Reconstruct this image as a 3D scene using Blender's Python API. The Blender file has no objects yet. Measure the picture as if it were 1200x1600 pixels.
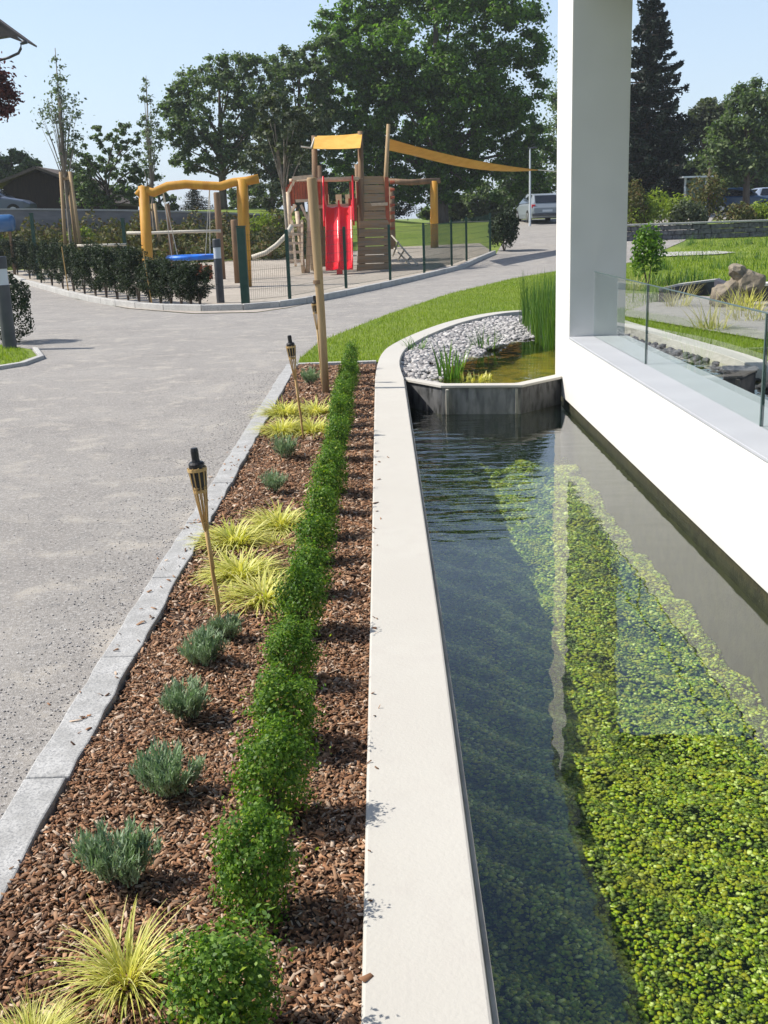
import bpy, bmesh, math, random
import numpy as np
from mathutils import Vector, Matrix, noise as mnoise
R = math.radians
rng = np.random.default_rng(7)
random.seed(7)
scene = bpy.context.scene
C = scene.collection

# ------------------------------------------------------------------ camera
CZ = 1.62
FPX = 1700.0                      # focal length in pixels of the 1200 x 1600 photograph
def _c(px, py):
    v = np.array([px - 600.0, 800.0 - py, FPX]); return v / np.linalg.norm(v)
_yv = _c(590, 343); _hp = _c(1190, 343 - .034 * 600)
_zv = np.cross(_yv, _hp); _zv /= np.linalg.norm(_zv)
if _zv[1] < 0: _zv = -_zv
_xv = _hp - _yv * _hp.dot(_yv); _xv /= np.linalg.norm(_xv)
MC = np.array([_xv, _yv, _zv])
cam_d = bpy.data.cameras.new('camera'); cam = bpy.data.objects.new('camera', cam_d); C.objects.link(cam)
cam_d.sensor_fit = 'VERTICAL'; cam_d.sensor_height = 36; cam_d.lens = FPX / 1600 * 36
cam_d.clip_start = .05; cam_d.clip_end = 3000
r_, u_, f_ = MC @ [1, 0, 0], MC @ [0, 1, 0], MC @ [0, 0, 1]
cam.matrix_world = Matrix(((r_[0], u_[0], -f_[0], 0), (r_[1], u_[1], -f_[1], 0), (r_[2], u_[2], -f_[2], CZ), (0, 0, 0, 1)))
scene.camera = cam

# ------------------------------------------------------------------ light
SUN_EL, SUN_DIR = 48.0, (-1.0, 0.13)          # the sun stands to the left, a touch ahead
w = bpy.data.worlds.new('World'); scene.world = w; w.use_nodes = True
nt = w.node_tree; nt.nodes.clear()
sky = nt.nodes.new('ShaderNodeTexSky'); sky.sky_type = 'NISHITA'; sky.sun_disc = False
sky.sun_elevation = R(SUN_EL); sky.sun_rotation = math.atan2(SUN_DIR[0], SUN_DIR[1])
sky.air_density = 1.0; sky.dust_density = 1.2; sky.ozone_density = 1.0
bg = nt.nodes.new('ShaderNodeBackground'); bg.inputs[1].default_value = .12
wo = nt.nodes.new('ShaderNodeOutputWorld')
# paler, brighter air low over the horizon on this hazy summer day
gc = nt.nodes.new('ShaderNodeTexCoord'); sp = nt.nodes.new('ShaderNodeSeparateXYZ'); nt.links.new(gc.outputs['Generated'], sp.inputs[0])
mr = nt.nodes.new('ShaderNodeMapRange'); mr.interpolation_type = 'SMOOTHSTEP'; mr.inputs[1].default_value = .0; mr.inputs[2].default_value = .62; mr.inputs[3].default_value = 1; mr.inputs[4].default_value = 0; nt.links.new(sp.outputs[2], mr.inputs[0])
mxs = nt.nodes.new('ShaderNodeMixRGB'); mxs.inputs[2].default_value = (4.3, 5.35, 6.7, 1)
mf = nt.nodes.new('ShaderNodeMath'); mf.operation = 'MULTIPLY'; mf.inputs[1].default_value = .62; nt.links.new(mr.outputs[0], mf.inputs[0])
nt.links.new(mf.outputs[0], mxs.inputs[0]); nt.links.new(sky.outputs[0], mxs.inputs[1])
nt.links.new(mxs.outputs[0], bg.inputs[0]); nt.links.new(bg.outputs[0], wo.inputs[0])
sd = bpy.data.lights.new('sun', 'SUN'); sd.energy = 4.4; sd.angle = R(.53); sd.color = (1, .95, .87)
so = bpy.data.objects.new('sun', sd); C.objects.link(so)
el = R(SUN_EL); hd = Vector((SUN_DIR[0], SUN_DIR[1], 0)).normalized()
sv = Vector((hd.x * math.cos(el), hd.y * math.cos(el), math.sin(el)))
so.rotation_euler = sv.to_track_quat('Z', 'Y').to_euler(); so.location = (-20, 5, 30)
scene.view_settings.view_transform = 'Standard'; scene.view_settings.look = 'None'
scene.view_settings.exposure = .5; scene.view_settings.gamma = 1
scene.cycles.max_bounces = 8; scene.cycles.transparent_max_bounces = 24
scene.cycles.caustics_reflective = False; scene.cycles.caustics_refractive = False
scene.cycles.use_denoising = True

# ------------------------------------------------------------------ where things stand
def tz(x, y):
    """height of the terrain"""
    z = 0.0
    if y > 36: z = min((y - 36) * .05, 1.3)
    if y > 50.4 and x < 3:
        k = min(1, (3 - x) / 9.0)
        z += 1.15 * k * min(1.0, (y - 50.4) / .6)
    return z
def ray(px, py): return MC @ _c(px, py)
def P(px, py, z=0.0):
    r = ray(px, py); t = (z - CZ) / r[2]; return (r[0] * t, r[1] * t)
def PT(px, py):
    r = ray(px, py); t = 1.0
    while t < 400:
        p = r * t + [0, 0, CZ]
        if p[2] <= tz(p[0], p[1]): return (p[0], p[1])
        t += .05 if t < 60 else .3
    return (p[0], p[1])
def W(px, py, Y):
    r = ray(px, py); t = Y / r[1]; return Vector((r[0] * t, Y, CZ + r[2] * t))

# ------------------------------------------------------------------ objects
def tag(o, label=None, cat=None, group=None, kind=None):
    if label: o['label'] = label
    if cat: o['category'] = cat
    if group: o['group'] = group
    if kind: o['kind'] = kind
    return o
def empty(name, loc, label, cat, group=None, rz=0):
    o = bpy.data.objects.new(name, None); C.objects.link(o); o.location = loc; o.rotation_euler = (0, 0, rz)
    o.empty_display_size = .1
    return tag(o, label, cat, group)
def copy_tree(o, parent=None):
    c = o.copy(); C.objects.link(c); c.parent = parent
    for ch in list(o.children): copy_tree(ch, c)
    return c
def link(name, me, mat, parent=None, smooth=False):
    o = bpy.data.objects.new(name, me); C.objects.link(o)
    if mat is not None: me.materials.append(mat)
    if smooth: me.polygons.foreach_set('use_smooth', [True] * len(me.polygons))
    if parent is not None: o.parent = parent
    return o
def fastmesh(name, V, F):
    """V (n,3), F (m,k) numpy"""
    me = bpy.data.meshes.new(name); V = np.asarray(V, np.float32); F = np.asarray(F, np.int32)
    m, k = F.shape
    me.vertices.add(len(V)); me.vertices.foreach_set('co', V.ravel())
    me.loops.add(m * k); me.loops.foreach_set('vertex_index', F.ravel())
    me.polygons.add(m); me.polygons.foreach_set('loop_start', np.arange(0, m * k, k, dtype=np.int32))
    me.polygons.foreach_set('loop_total', np.full(m, k, np.int32))
    me.update(calc_edges=True); return me
class MB:
    def __init__(s): s.v = []; s.f = []
    def add(s, vs, fs):
        n = len(s.v); s.v += [tuple(v) for v in vs]; s.f += [tuple(i + n for i in f) for f in fs]; return s
    def box(s, x0, x1, y0, y1, z0, z1):
        return s.add([(x0, y0, z0), (x1, y0, z0), (x1, y1, z0), (x0, y1, z0), (x0, y0, z1), (x1, y0, z1), (x1, y1, z1), (x0, y1, z1)],
                     [(0, 3, 2, 1), (4, 5, 6, 7), (0, 1, 5, 4), (1, 2, 6, 5), (2, 3, 7, 6), (3, 0, 4, 7)])
    def tube(s, pts, rad, n=8, caps=True):
        pts = [Vector(p) for p in pts]
        if not hasattr(rad, '__len__'): rad = [rad] * len(pts)
        vs = []; up = Vector((0, 0, 1))
        for i, p in enumerate(pts):
            d = (pts[min(i + 1, len(pts) - 1)] - pts[max(i - 1, 0)]).normalized()
            a = d.cross(up if abs(d.z) < .95 else Vector((1, 0, 0))).normalized(); b = d.cross(a)
            for k in range(n):
                t = 2 * math.pi * k / n; vs.append(p + (a * math.cos(t) + b * math.sin(t)) * rad[i])
        fs = []
        for i in range(len(pts) - 1):
            for k in range(n):
                a0 = i * n + k; a1 = i * n + (k + 1) % n; fs.append((a0, a0 + n, a1 + n, a1))
        if caps: fs.append(tuple(range(n))); fs.append(tuple((len(pts) - 1) * n + k for k in reversed(range(n))))
        return s.add(vs, fs)
    def bar(s, a, b, w, h, up=(0, 0, 1)):
        a, b = Vector(a), Vector(b); d = (b - a).normalized(); u = Vector(up)
        x = d.cross(u).normalized(); u = x.cross(d)
        vs = [p + x * i * w / 2 + u * j * h / 2 for p in (a, b) for i, j in ((-1, -1), (1, -1), (1, 1), (-1, 1))]
        return s.add(vs, [(0, 1, 2, 3), (7, 6, 5, 4), (0, 4, 5, 1), (1, 5, 6, 2), (2, 6, 7, 3), (3, 7, 4, 0)])
    def prism(s, poly, z0, z1, dzf=None):
        n = len(poly); g = (lambda x, y: 0) if dzf is None else dzf
        vs = [(x, y, z0 + g(x, y)) for x, y in poly] + [(x, y, z1 + g(x, y)) for x, y in poly]
        fs = [tuple(reversed(range(n))), tuple(range(n, 2 * n))] + [(i, (i + 1) % n, n + (i + 1) % n, n + i) for i in range(n)]
        return s.add(vs, fs)
    def band(s, A, B, z0, z1, dzf=None):
        """strip of boxes between two polylines A (one side) and B (other side)"""
        g = (lambda x, y: 0) if dzf is None else dzf
        n = len(A); vs = []
        for (a, b) in zip(A, B):
            vs += [(a[0], a[1], z0 + g(*a)), (b[0], b[1], z0 + g(*b)), (b[0], b[1], z1 + g(*b)), (a[0], a[1], z1 + g(*a))]
        fs = []
        for i in range(n - 1):
            o = i * 4
            for k in range(4): fs.append((o + k, o + (k + 1) % 4, o + 4 + (k + 1) % 4, o + 4 + k))
        fs += [(3, 2, 1, 0), tuple((n - 1) * 4 + k for k in range(4))]
        return s.add(vs, fs)
    def build(s, name, mat, parent=None, smooth=False, bevel=0, seg=2):
        me = bpy.data.meshes.new(name); me.from_pydata(s.v, [], s.f)
        bm = bmesh.new(); bm.from_mesh(me); bmesh.ops.recalc_face_normals(bm, faces=bm.faces); bm.to_mesh(me); bm.free()
        o = link(name, me, mat, parent, smooth)
        if bevel:
            m = o.modifiers.new('bevel', 'BEVEL'); m.width = bevel; m.segments = seg; m.limit_method = 'ANGLE'; m.angle_limit = R(40)
        return o

# ------------------------------------------------------------------ materials
def mat(name, col, rough=.8, var=None, scale=4, var2=None, scale2=40, bump=0, bscale=60, detail=6, coord='Object', metallic=0, spec=.35, stretch=(1, 1, 1), mid=(.35, .65)):
    m = bpy.data.materials.new(name); m.use_nodes = True; t = m.node_tree; n = t.nodes; L = t.links
    b = n['Principled BSDF']; b.inputs['Base Color'].default_value = (*col, 1); b.inputs['Roughness'].default_value = rough
    b.inputs['Metallic'].default_value = metallic; b.inputs['Specular IOR Level'].default_value = spec
    tc = n.new('ShaderNodeTexCoord'); mp = n.new('ShaderNodeMapping'); L.new(tc.outputs[coord], mp.inputs[0]); mp.inputs['Scale'].default_value = stretch
    out = None
    if var is not None:
        tx = n.new('ShaderNodeTexNoise'); tx.inputs['Scale'].default_value = scale; tx.inputs['Detail'].default_value = detail; L.new(mp.outputs[0], tx.inputs['Vector'])
        cr = n.new('ShaderNodeValToRGB'); cr.color_ramp.elements[0].color = (*col, 1); cr.color_ramp.elements[1].color = (*var, 1)
        cr.color_ramp.elements[0].position, cr.color_ramp.elements[1].position = mid
        L.new(tx.outputs[0], cr.inputs[0]); out = cr.outputs[0]
    if var2 is not None:
        tx = n.new('ShaderNodeTexNoise'); tx.inputs['Scale'].default_value = scale2; tx.inputs['Detail'].default_value = 4; L.new(mp.outputs[0], tx.inputs['Vector'])
        mr = n.new('ShaderNodeValToRGB'); mr.color_ramp.elements[0].position = .45; mr.color_ramp.elements[1].position = .7; L.new(tx.outputs[0], mr.inputs[0])
        mx = n.new('ShaderNodeMixRGB'); mx.inputs[2].default_value = (*var2, 1); L.new(mr.outputs[0], mx.inputs[0])
        if out is not None: L.new(out, mx.inputs[1])
        else: mx.inputs[1].default_value = (*col, 1)
        out = mx.outputs[0]
    if out is not None: L.new(out, b.inputs['Base Color'])
    if bump:
        tx = n.new('ShaderNodeTexNoise'); tx.inputs['Scale'].default_value = bscale; tx.inputs['Detail'].default_value = 5; L.new(mp.outputs[0], tx.inputs['Vector'])
        bp = n.new('ShaderNodeBump'); bp.inputs['Strength'].default_value = 1; bp.inputs['Distance'].default_value = bump
        L.new(tx.outputs[0], bp.inputs['Height']); L.new(bp.outputs[0], b.inputs['Normal'])
    return m
def islandmat(name, cols, rough=.6, trans=0.0, spec=.3, tcol=None):
    """colour picked per leaf / chip / pebble"""
    m = bpy.data.materials.new(name); m.use_nodes = True; t = m.node_tree; n = t.nodes; L = t.links
    b = n['Principled BSDF']; b.inputs['Roughness'].default_value = rough; b.inputs['Specular IOR Level'].default_value = spec
    g = n.new('ShaderNodeNewGeometry'); cr = n.new('ShaderNodeValToRGB'); L.new(g.outputs['Random Per Island'], cr.inputs[0])
    e = cr.color_ramp.elements
    while len(e) < len(cols): e.new(.5)
    for i, c in enumerate(cols): e[i].position = i / max(1, len(cols) - 1); e[i].color = (*c, 1)
    L.new(cr.outputs[0], b.inputs['Base Color'])
    if trans:
        tr = n.new('ShaderNodeBsdfTranslucent'); mx = n.new('ShaderNodeMixShader'); mx.inputs[0].default_value = trans
        hs = n.new('ShaderNodeMixRGB'); hs.blend_type = 'MULTIPLY'; hs.inputs[0].default_value = 1; hs.inputs[2].default_value = (*(tcol or (1.5, 1.7, .6)), 1)
        L.new(cr.outputs[0], hs.inputs[1]); L.new(hs.outputs[0], tr.inputs[0])
        L.new(b.outputs[0], mx.inputs[1]); L.new(tr.outputs[0], mx.inputs[2]); L.new(mx.outputs[0], n['Material Output'].inputs[0])
    return m
M = {}
M['plaster'] = mat('white_plaster', (.70, .68, .645), .85, (.665, .645, .61), 3, bump=.0006, bscale=120)
M['soffit'] = mat('soffit_plaster', (.62, .62, .6), .85, (.55, .55, .53), 2)
M['sill'] = mat('sill_metal', (.46, .47, .49), .5, (.42, .43, .45), 2)
M['coping'] = mat('coping_concrete', (.50, .478, .43), .85, (.475, .452, .405), 1.1, var2=(.475, .45, .405), scale2=12, bump=.0012, bscale=90)
M['coping_edge'] = mat('coping_edge', (.42, .40, .34), .9, (.30, .28, .24), 6, bump=.001)
M['kerb'] = mat('granite_kerb', (.34, .335, .32), .85, (.46, .455, .44), 14, var2=(.22, .22, .22), scale2=160, bump=.003, bscale=70)
M['kerb_pale'] = mat('pale_kerb', (.40, .39, .37), .85, (.50, .49, .46), 3, var2=(.28, .27, .25), scale2=60, bump=.002)
M['mulch_base'] = mat('mulch_soil', (.030, .017, .012), .95, (.06, .035, .022), 20, bump=.01, bscale=40)
M['lawn'] = mat('lawn_ground', (.13, .19, .02), .95, (.21, .26, .035), .8, var2=(.08, .13, .018), scale2=14, bump=.02, bscale=40)
M['sand'] = mat('play_sand', (.42, .37, .31), .95, (.33, .29, .24), .7, var2=(.27, .24, .20), scale2=9, bump=.02, bscale=9)
M['dam'] = mat('dark_wet_concrete', (.075, .077, .082), .6, (.14, .14, .14), 5, var2=(.02, .022, .02), scale2=18, bump=.003, bscale=30, stretch=(1, 1, .35))
M['weir'] = mat('weir_concrete', (.20, .20, .195), .7, (.36, .35, .33), 7, var2=(.12, .12, .12), scale2=16, bump=.004, bscale=30, stretch=(1, 1, .3))
M['algae'] = mat('algae_and_shade', (.022, .020, .009), .8, (.045, .042, .018), 16, bump=.004)  # algae on the plinth; also colours in the shade on the submerged dam
M['poolfloor'] = mat('pool_floor', (.05, .08, .015), .9, (.09, .12, .02), 12, var2=(.02, .04, .01), scale2=40, bump=.02, bscale=40)
M['pondfloor'] = mat('pond_floor', (.20, .16, .02), .9, (.34, .25, .02), 2.2, var2=(.07, .09, .015), scale2=5, bump=.03, bscale=16)
M['poolwall'] = mat('pool_liner', (.16, .17, .16), .8, (.10, .12, .10), 4)
M['green_metal'] = mat('fence_green', (.012, .05, .035), .5, (.02, .065, .045), 8)
M['grey_metal'] = mat('bollard_grey', (.055, .058, .068), .5, (.075, .078, .085), 6)
M['opal'] = mat('opal_glass', (.55, .58, .62), .4)
M['bamboo'] = mat('bamboo', (.50, .34, .14), .6, (.38, .23, .08), 30, stretch=(1, 1, .2), bump=.0005)
M['black'] = mat('black_tin', (.012, .012, .013), .45)
M['timber'] = mat('weathered_timber', (.42, .30, .16), .8, (.30, .20, .11), 9, bump=.002, bscale=50, stretch=(1, 1, .12))
M['timber_dark'] = mat('brown_timber', (.24, .15, .085), .8, (.15, .095, .055), 7, bump=.003, bscale=30, stretch=(1, 1, .2))
M['orange_wood'] = mat('orange_log', (.58, .30, .035), .6, (.45, .20, .02), 5, bump=.004, bscale=14, stretch=(1, 1, .3))
M['planks'] = mat('plank_wall', (.40, .26, .14), .85, (.27, .17, .09), 3, var2=(.26, .21, .16), scale2=9, bump=.004, bscale=20, stretch=(.3, .3, 3))
M['redwood'] = mat('red_brown_boards', (.42, .10, .045), .7, (.30, .07, .035), 5, bump=.002)
M['palewood'] = mat('pale_boards', (.62, .50, .36), .75, (.5, .38, .26), 8)
M['slide'] = mat('red_plastic', (.70, .006, .02), .28, spec=.6)
M['sail'] = mat('ochre_sailcloth', (.72, .42, .09), .85, (.62, .34, .06), 3)
M['rope'] = mat('pale_rope', (.62, .57, .48), .9, (.5, .46, .38), 30)
M['blue'] = mat('blue_plastic', (.02, .20, .75), .4, (.03, .14, .55), 6)
M['bark'] = mat('tree_bark', (.085, .065, .048), .9, (.15, .12, .095), 6, bump=.01, bscale=12, stretch=(1, 1, .3))
M['bark_pale'] = mat('pale_bark', (.30, .27, .22), .9, (.20, .17, .14), 6, bump=.004, bscale=20)
M['barn'] = mat('dark_barn_boards', (.022, .014, .012), .9, (.04, .026, .02), 4, stretch=(4, 4, .4), bump=.004)
M['barn_roof'] = mat('barn_roof', (.08, .062, .05), .9, (.13, .10, .08), 5)
M['retwall'] = mat('grey_render_wall', (.16, .155, .16), .9, (.22, .21, .21), 1.2, bump=.003, stretch=(1, 1, 4))
M['stonewall'] = mat('grey_stone', (.09, .09, .10), .9, (.17, .17, .18), 5, var2=(.05, .05, .055), scale2=9, bump=.03, bscale=7)
M['rock'] = mat('warm_rock', (.20, .165, .12), .9, (.32, .275, .21), 3, var2=(.07, .06, .05), scale2=6, bump=.03, bscale=9)
M['slab'] = mat('dark_basin', (.035, .034, .045), .7, (.06, .06, .075), 4)
M['glassy'] = mat('car_glass', (.012, .014, .017), .08, spec=.8)
M['tyre'] = mat('tyre', (.015, .015, .015), .8)
M['rim'] = mat('rim', (.45, .45, .46), .35, metallic=.8)
M['roofdark'] = mat('roof_tiles', (.06, .045, .04), .85, (.09, .06, .05), 8)
M['leaf_big'] = islandmat('leaf_maple', [(.035, .075, .018), (.065, .125, .024), (.10, .19, .032), (.15, .26, .045)], .5, .4)
M['leaf_dark'] = islandmat('leaf_dark', [(.05, .08, .035), (.08, .12, .052), (.12, .165, .07), (.17, .22, .08)], .55, .34, tcol=(1.3, 1.6, .6))
M['leaf_grey'] = islandmat('leaf_greyish', [(.035, .05, .028), (.06, .08, .045), (.09, .11, .06), (.12, .14, .08)], .6, .25)
M['leaf_pale'] = islandmat('leaf_pale', [(.08, .11, .075), (.12, .16, .10), (.17, .21, .14)], .6, .3)
M['leaf_red'] = islandmat('leaf_red', [(.05, .012, .012), (.09, .02, .016), (.12, .035, .02)], .6, .2, tcol=(1.6, .6, .5))
M['needle'] = islandmat('spruce_needles', [(.004, .011, .008), (.008, .020, .012), (.014, .030, .016)], .6, .08)
M['hedge'] = islandmat('yew_leaf', [(.010, .020, .010), (.018, .035, .015), (.030, .050, .020), (.045, .065, .028)], .6, .15)
M['box'] = islandmat('boxwood_leaf', [(.035, .09, .012), (.07, .15, .018), (.12, .22, .026), (.20, .31, .045)], .5, .36, spec=.3)
M['boxyoung'] = islandmat('boxwood_young_leaf', [(.16, .27, .03), (.26, .33, .03), (.30, .33, .04)], .5, .35, spec=.3)
M['lav'] = islandmat('lavender_leaf', [(.17, .24, .13), (.24, .32, .19), (.32, .39, .26), (.18, .30, .12)], .7, .2, tcol=(1.1, 1.3, .8))
M['sedge'] = islandmat('sedge_blade', [(.46, .48, .08), (.66, .63, .16), (.76, .72, .30), (.38, .45, .07)], .5, .35, tcol=(1.1, 1.1, .5))
M['iris'] = islandmat('iris_blade', [(.05, .13, .02), (.10, .20, .03), (.16, .26, .05)], .45, .35)
M['reed'] = islandmat('reed_blade', [(.04, .11, .02), (.08, .17, .03), (.14, .22, .04), (.03, .08, .02)], .5, .3)
M['drygrass'] = islandmat('dry_blade', [(.40, .34, .18), (.52, .46, .26), (.25, .25, .08)], .7, .3)
M['grass'] = islandmat('grass_blade', [(.16, .25, .015), (.23, .32, .022), (.30, .38, .035), (.12, .19, .015)], .55, .4, tcol=(1.2, 1.3, .4))
M['chips'] = islandmat('bark_chips', [(.045, .023, .014), (.19, .092, .045), (.34, .17, .085), (.075, .038, .022), (.44, .26, .15), (.15, .09, .055), (.62, .48, .36)], .8, 0)
M['pebble'] = islandmat('pebbles', [(.20, .19, .19), (.34, .32, .31), (.50, .48, .46), (.13, .125, .13), (.62, .60, .57)], .75, 0)
M['waterplant'] = islandmat('water_plant', [(.10, .17, .003), (.24, .36, .005), (.05, .10, .004), (.38, .46, .010), (.28, .27, .008), (.14, .23, .004), (.60, .68, .20)], .5, .12, tcol=(1.2, 1.3, .4))
def patchy(m, col, scale, lo, hi, fac):
    t = m.node_tree; n = t.nodes; L = t.links; b = n['Principled BSDF']; src = b.inputs['Base Color'].links[0].from_socket
    tc = n.new('ShaderNodeTexCoord'); x = n.new('ShaderNodeTexNoise'); x.inputs['Scale'].default_value = scale; x.inputs['Detail'].default_value = 4; L.new(tc.outputs['Object'], x.inputs['Vector'])
    r = n.new('ShaderNodeMapRange'); r.inputs[1].default_value = lo; r.inputs[2].default_value = hi; r.inputs[4].default_value = fac; L.new(x.outputs[0], r.inputs[0])
    k = n.new('ShaderNodeMixRGB'); L.new(r.outputs[0], k.inputs[0]); L.new(src, k.inputs[1]); k.inputs[2].default_value = (*col, 1); L.new(k.outputs[0], b.inputs['Base Color'])
patchy(M['waterplant'], (.34, .33, .02), 7, .52, .66, .55)
patchy(M['waterplant'], (.03, .055, .008), 13, .52, .62, .75)
patchy(M['leaf_big'], (.12, .16, .03), .5, .5, .65, .5)
patchy(M['grass'], (.22, .24, .05), 1.3, .5, .68, .5)
M['shrubmix'] = islandmat('slope_shrub', [(.05, .065, .02), (.09, .10, .03), (.13, .12, .04), (.12, .07, .03)], .7, .2)
M['limeleaf'] = islandmat('lime_shrub', [(.13, .19, .02), (.20, .26, .03), (.27, .31, .05)], .6, .35)

def path_mat():
    m = mat('grey_path', (.205, .188, .170), .92, (.265, .245, .22), .9, bump=.004, bscale=160)
    t = m.node_tree; n = t.nodes; L = t.links; b = n['Principled BSDF']; cur = b.inputs['Base Color'].links[0].from_socket
    tc = n.new('ShaderNodeTexCoord')
    mp = n.new('ShaderNodeMapping'); mp.inputs['Scale'].default_value = (1, 1.0, 1); L.new(tc.outputs['Object'], mp.inputs[0])
    def layer(cur, sc, lo, hi, col, fac, det=5):
        x = n.new('ShaderNodeTexNoise'); x.inputs['Scale'].default_value = sc; x.inputs['Detail'].default_value = det; x.inputs['Roughness'].default_value = .65; L.new(mp.outputs[0], x.inputs['Vector'])
        r = n.new('ShaderNodeMapRange'); r.inputs[1].default_value = lo; r.inputs[2].default_value = hi; r.inputs[4].default_value = fac; L.new(x.outputs[0], r.inputs[0])
        k = n.new('ShaderNodeMixRGB'); L.new(r.outputs[0], k.inputs[0]); L.new(cur, k.inputs[1]); k.inputs[2].default_value = (*col, 1); return k.outputs[0]
    cur = layer(cur, 3.2, .52, .66, (.40, .36, .30), .7)
    cur = layer(cur, 7.5, .52, .70, (.13, .125, .12), .6)
    cur = layer(cur, 55, .50, .66, (.40, .38, .355), .8, 3)
    cur = layer(cur, 120, .53, .64, (.12, .115, .11), .5, 3)
    cur = layer(cur, 260, .55, .62, (.55, .53, .5), .6, 2)
    L.new(cur, b.inputs['Base Color']); return m
M['path'] = path_mat()

def water_mat(name, tint, ior, dist, rip_y=None, milk=None, milkf=0.0):
    m = bpy.data.materials.new(name); m.use_nodes = True; t = m.node_tree; n = t.nodes; L = t.links
    n.remove(n['Principled BSDF']); out = n['Material Output']
    tr = n.new('ShaderNodeBsdfTransparent'); tr.inputs[0].default_value = (*tint, 1)
    gl = n.new('ShaderNodeBsdfGlossy'); gl.inputs['Roughness'].default_value = .0; gl.inputs[0].default_value = (1, 1, 1, 1)
    fr = n.new('ShaderNodeFresnel'); fr.inputs[0].default_value = ior
    mx = n.new('ShaderNodeMixShader')
    tc = n.new('ShaderNodeTexCoord')
    def noise(sc, stretch, det=2):
        mp = n.new('ShaderNodeMapping'); mp.inputs['Scale'].default_value = stretch; L.new(tc.outputs['Object'], mp.inputs[0])
        x = n.new('ShaderNodeTexNoise'); x.inputs['Scale'].default_value = sc; x.inputs['Detail'].default_value = det; L.new(mp.outputs[0], x.inputs['Vector']); return x.outputs[0]
    a = noise(3.0, (1, 1, 1)); 
    bp = n.new('ShaderNodeBump'); bp.inputs['Strength'].default_value = 1; bp.inputs['Distance'].default_value = dist; L.new(a, bp.inputs['Height'])
    nrm = bp.outputs[0]
    if rip_y:
        sx = n.new('ShaderNodeSeparateXYZ'); L.new(tc.outputs['Object'], sx.inputs[0])
        wv = noise(2.6, (.7, 2.6, 1), 2)
        m1 = n.new('ShaderNodeMapRange'); m1.interpolation_type = 'SMOOTHSTEP'; m1.inputs[1].default_value = rip_y[0]; m1.inputs[2].default_value = rip_y[1]; L.new(sx.outputs[1], m1.inputs[0])
        m2 = n.new('ShaderNodeMapRange'); m2.interpolation_type = 'SMOOTHSTEP'; m2.inputs[1].default_value = rip_y[2]; m2.inputs[2].default_value = rip_y[3]; m2.inputs[3].default_value = 1; m2.inputs[4].default_value = .35; L.new(sx.outputs[1], m2.inputs[0])
        m3 = n.new('ShaderNodeMapRange'); m3.interpolation_type = 'SMOOTHSTEP'; m3.inputs[1].default_value = .55; m3.inputs[2].default_value = 1.15; m3.inputs[3].default_value = 1; m3.inputs[4].default_value = .10; L.new(sx.outputs[0], m3.inputs[0])
        k1 = n.new('ShaderNodeMath'); k1.operation = 'MULTIPLY'; L.new(m1.outputs[0], k1.inputs[0]); L.new(m2.outputs[0], k1.inputs[1])
        k2 = n.new('ShaderNodeMath'); k2.operation = 'MULTIPLY'; L.new(k1.outputs[0], k2.inputs[0]); L.new(m3.outputs[0], k2.inputs[1])
        k3 = n.new('ShaderNodeMath'); k3.operation = 'MULTIPLY'; L.new(k2.outputs[0], k3.inputs[0]); L.new(wv, k3.inputs[1])
        b2 = n.new('ShaderNodeBump'); b2.inputs['Strength'].default_value = 1; b2.inputs['Distance'].default_value = .022
        L.new(k3.outputs[0], b2.inputs['Height']); L.new(nrm, b2.inputs['Normal']); nrm = b2.outputs[0]
    L.new(nrm, gl.inputs['Normal']); L.new(nrm, fr.inputs['Normal'])
    body = tr.outputs[0]
    if milk:
        df = n.new('ShaderNodeBsdfDiffuse'); df.inputs[0].default_value = (*milk, 1)
        mm = n.new('ShaderNodeMixShader'); mm.inputs[0].default_value = milkf; L.new(tr.outputs[0], mm.inputs[1]); L.new(df.outputs[0], mm.inputs[2]); body = mm.outputs[0]
    ge = n.new('ShaderNodeNewGeometry'); fm = n.new('ShaderNodeMix'); fm.data_type = 'FLOAT'; L.new(ge.outputs['Backfacing'], fm.inputs[0]); L.new(fr.outputs[0], fm.inputs[2]); fm.inputs[3].default_value = .05
    L.new(fm.outputs[0], mx.inputs[0]); L.new(body, mx.inputs[1]); L.new(gl.outputs[0], mx.inputs[2]); L.new(mx.outputs[0], out.inputs[0])
    return m
M['water'] = water_mat('pool_water', (.95, .985, .975), 1.55, .0032, (5.8, 7.2, 9.5, 12.5), (.22, .48, .46), .010)
M['pondwater'] = water_mat('pond_water', (.88, .90, .70), 1.38, .004)
def glass_mat():
    m = bpy.data.materials.new('balustrade_glass'); m.use_nodes = True; t = m.node_tree; n = t.nodes; L = t.links
    n.remove(n['Principled BSDF'])
    tr = n.new('ShaderNodeBsdfTransparent'); tr.inputs[0].default_value = (.95, .98, .965, 1)
    gl = n.new('ShaderNodeBsdfGlossy'); gl.inputs['Roughness'].default_value = .01
    fr = n.new('ShaderNodeFresnel'); fr.inputs[0].default_value = 1.5; mx = n.new('ShaderNodeMixShader')
    ge = n.new('ShaderNodeNewGeometry'); iv = n.new('ShaderNodeMath'); iv.operation = 'SUBTRACT'; iv.inputs[0].default_value = 1; L.new(ge.outputs['Backfacing'], iv.inputs[1])
    ml = n.new('ShaderNodeMath'); ml.operation = 'MULTIPLY'; L.new(fr.outputs[0], ml.inputs[0]); L.new(iv.outputs[0], ml.inputs[1])
    L.new(ml.outputs[0], mx.inputs[0]); L.new(tr.outputs[0], mx.inputs[1]); L.new(gl.outputs[0], mx.inputs[2]); L.new(mx.outputs[0], n['Material Output'].inputs[0])
    return m
M['glass'] = glass_mat()
M['glass_edge'] = mat('glass_edge', (.07, .11, .10), .3)

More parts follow.
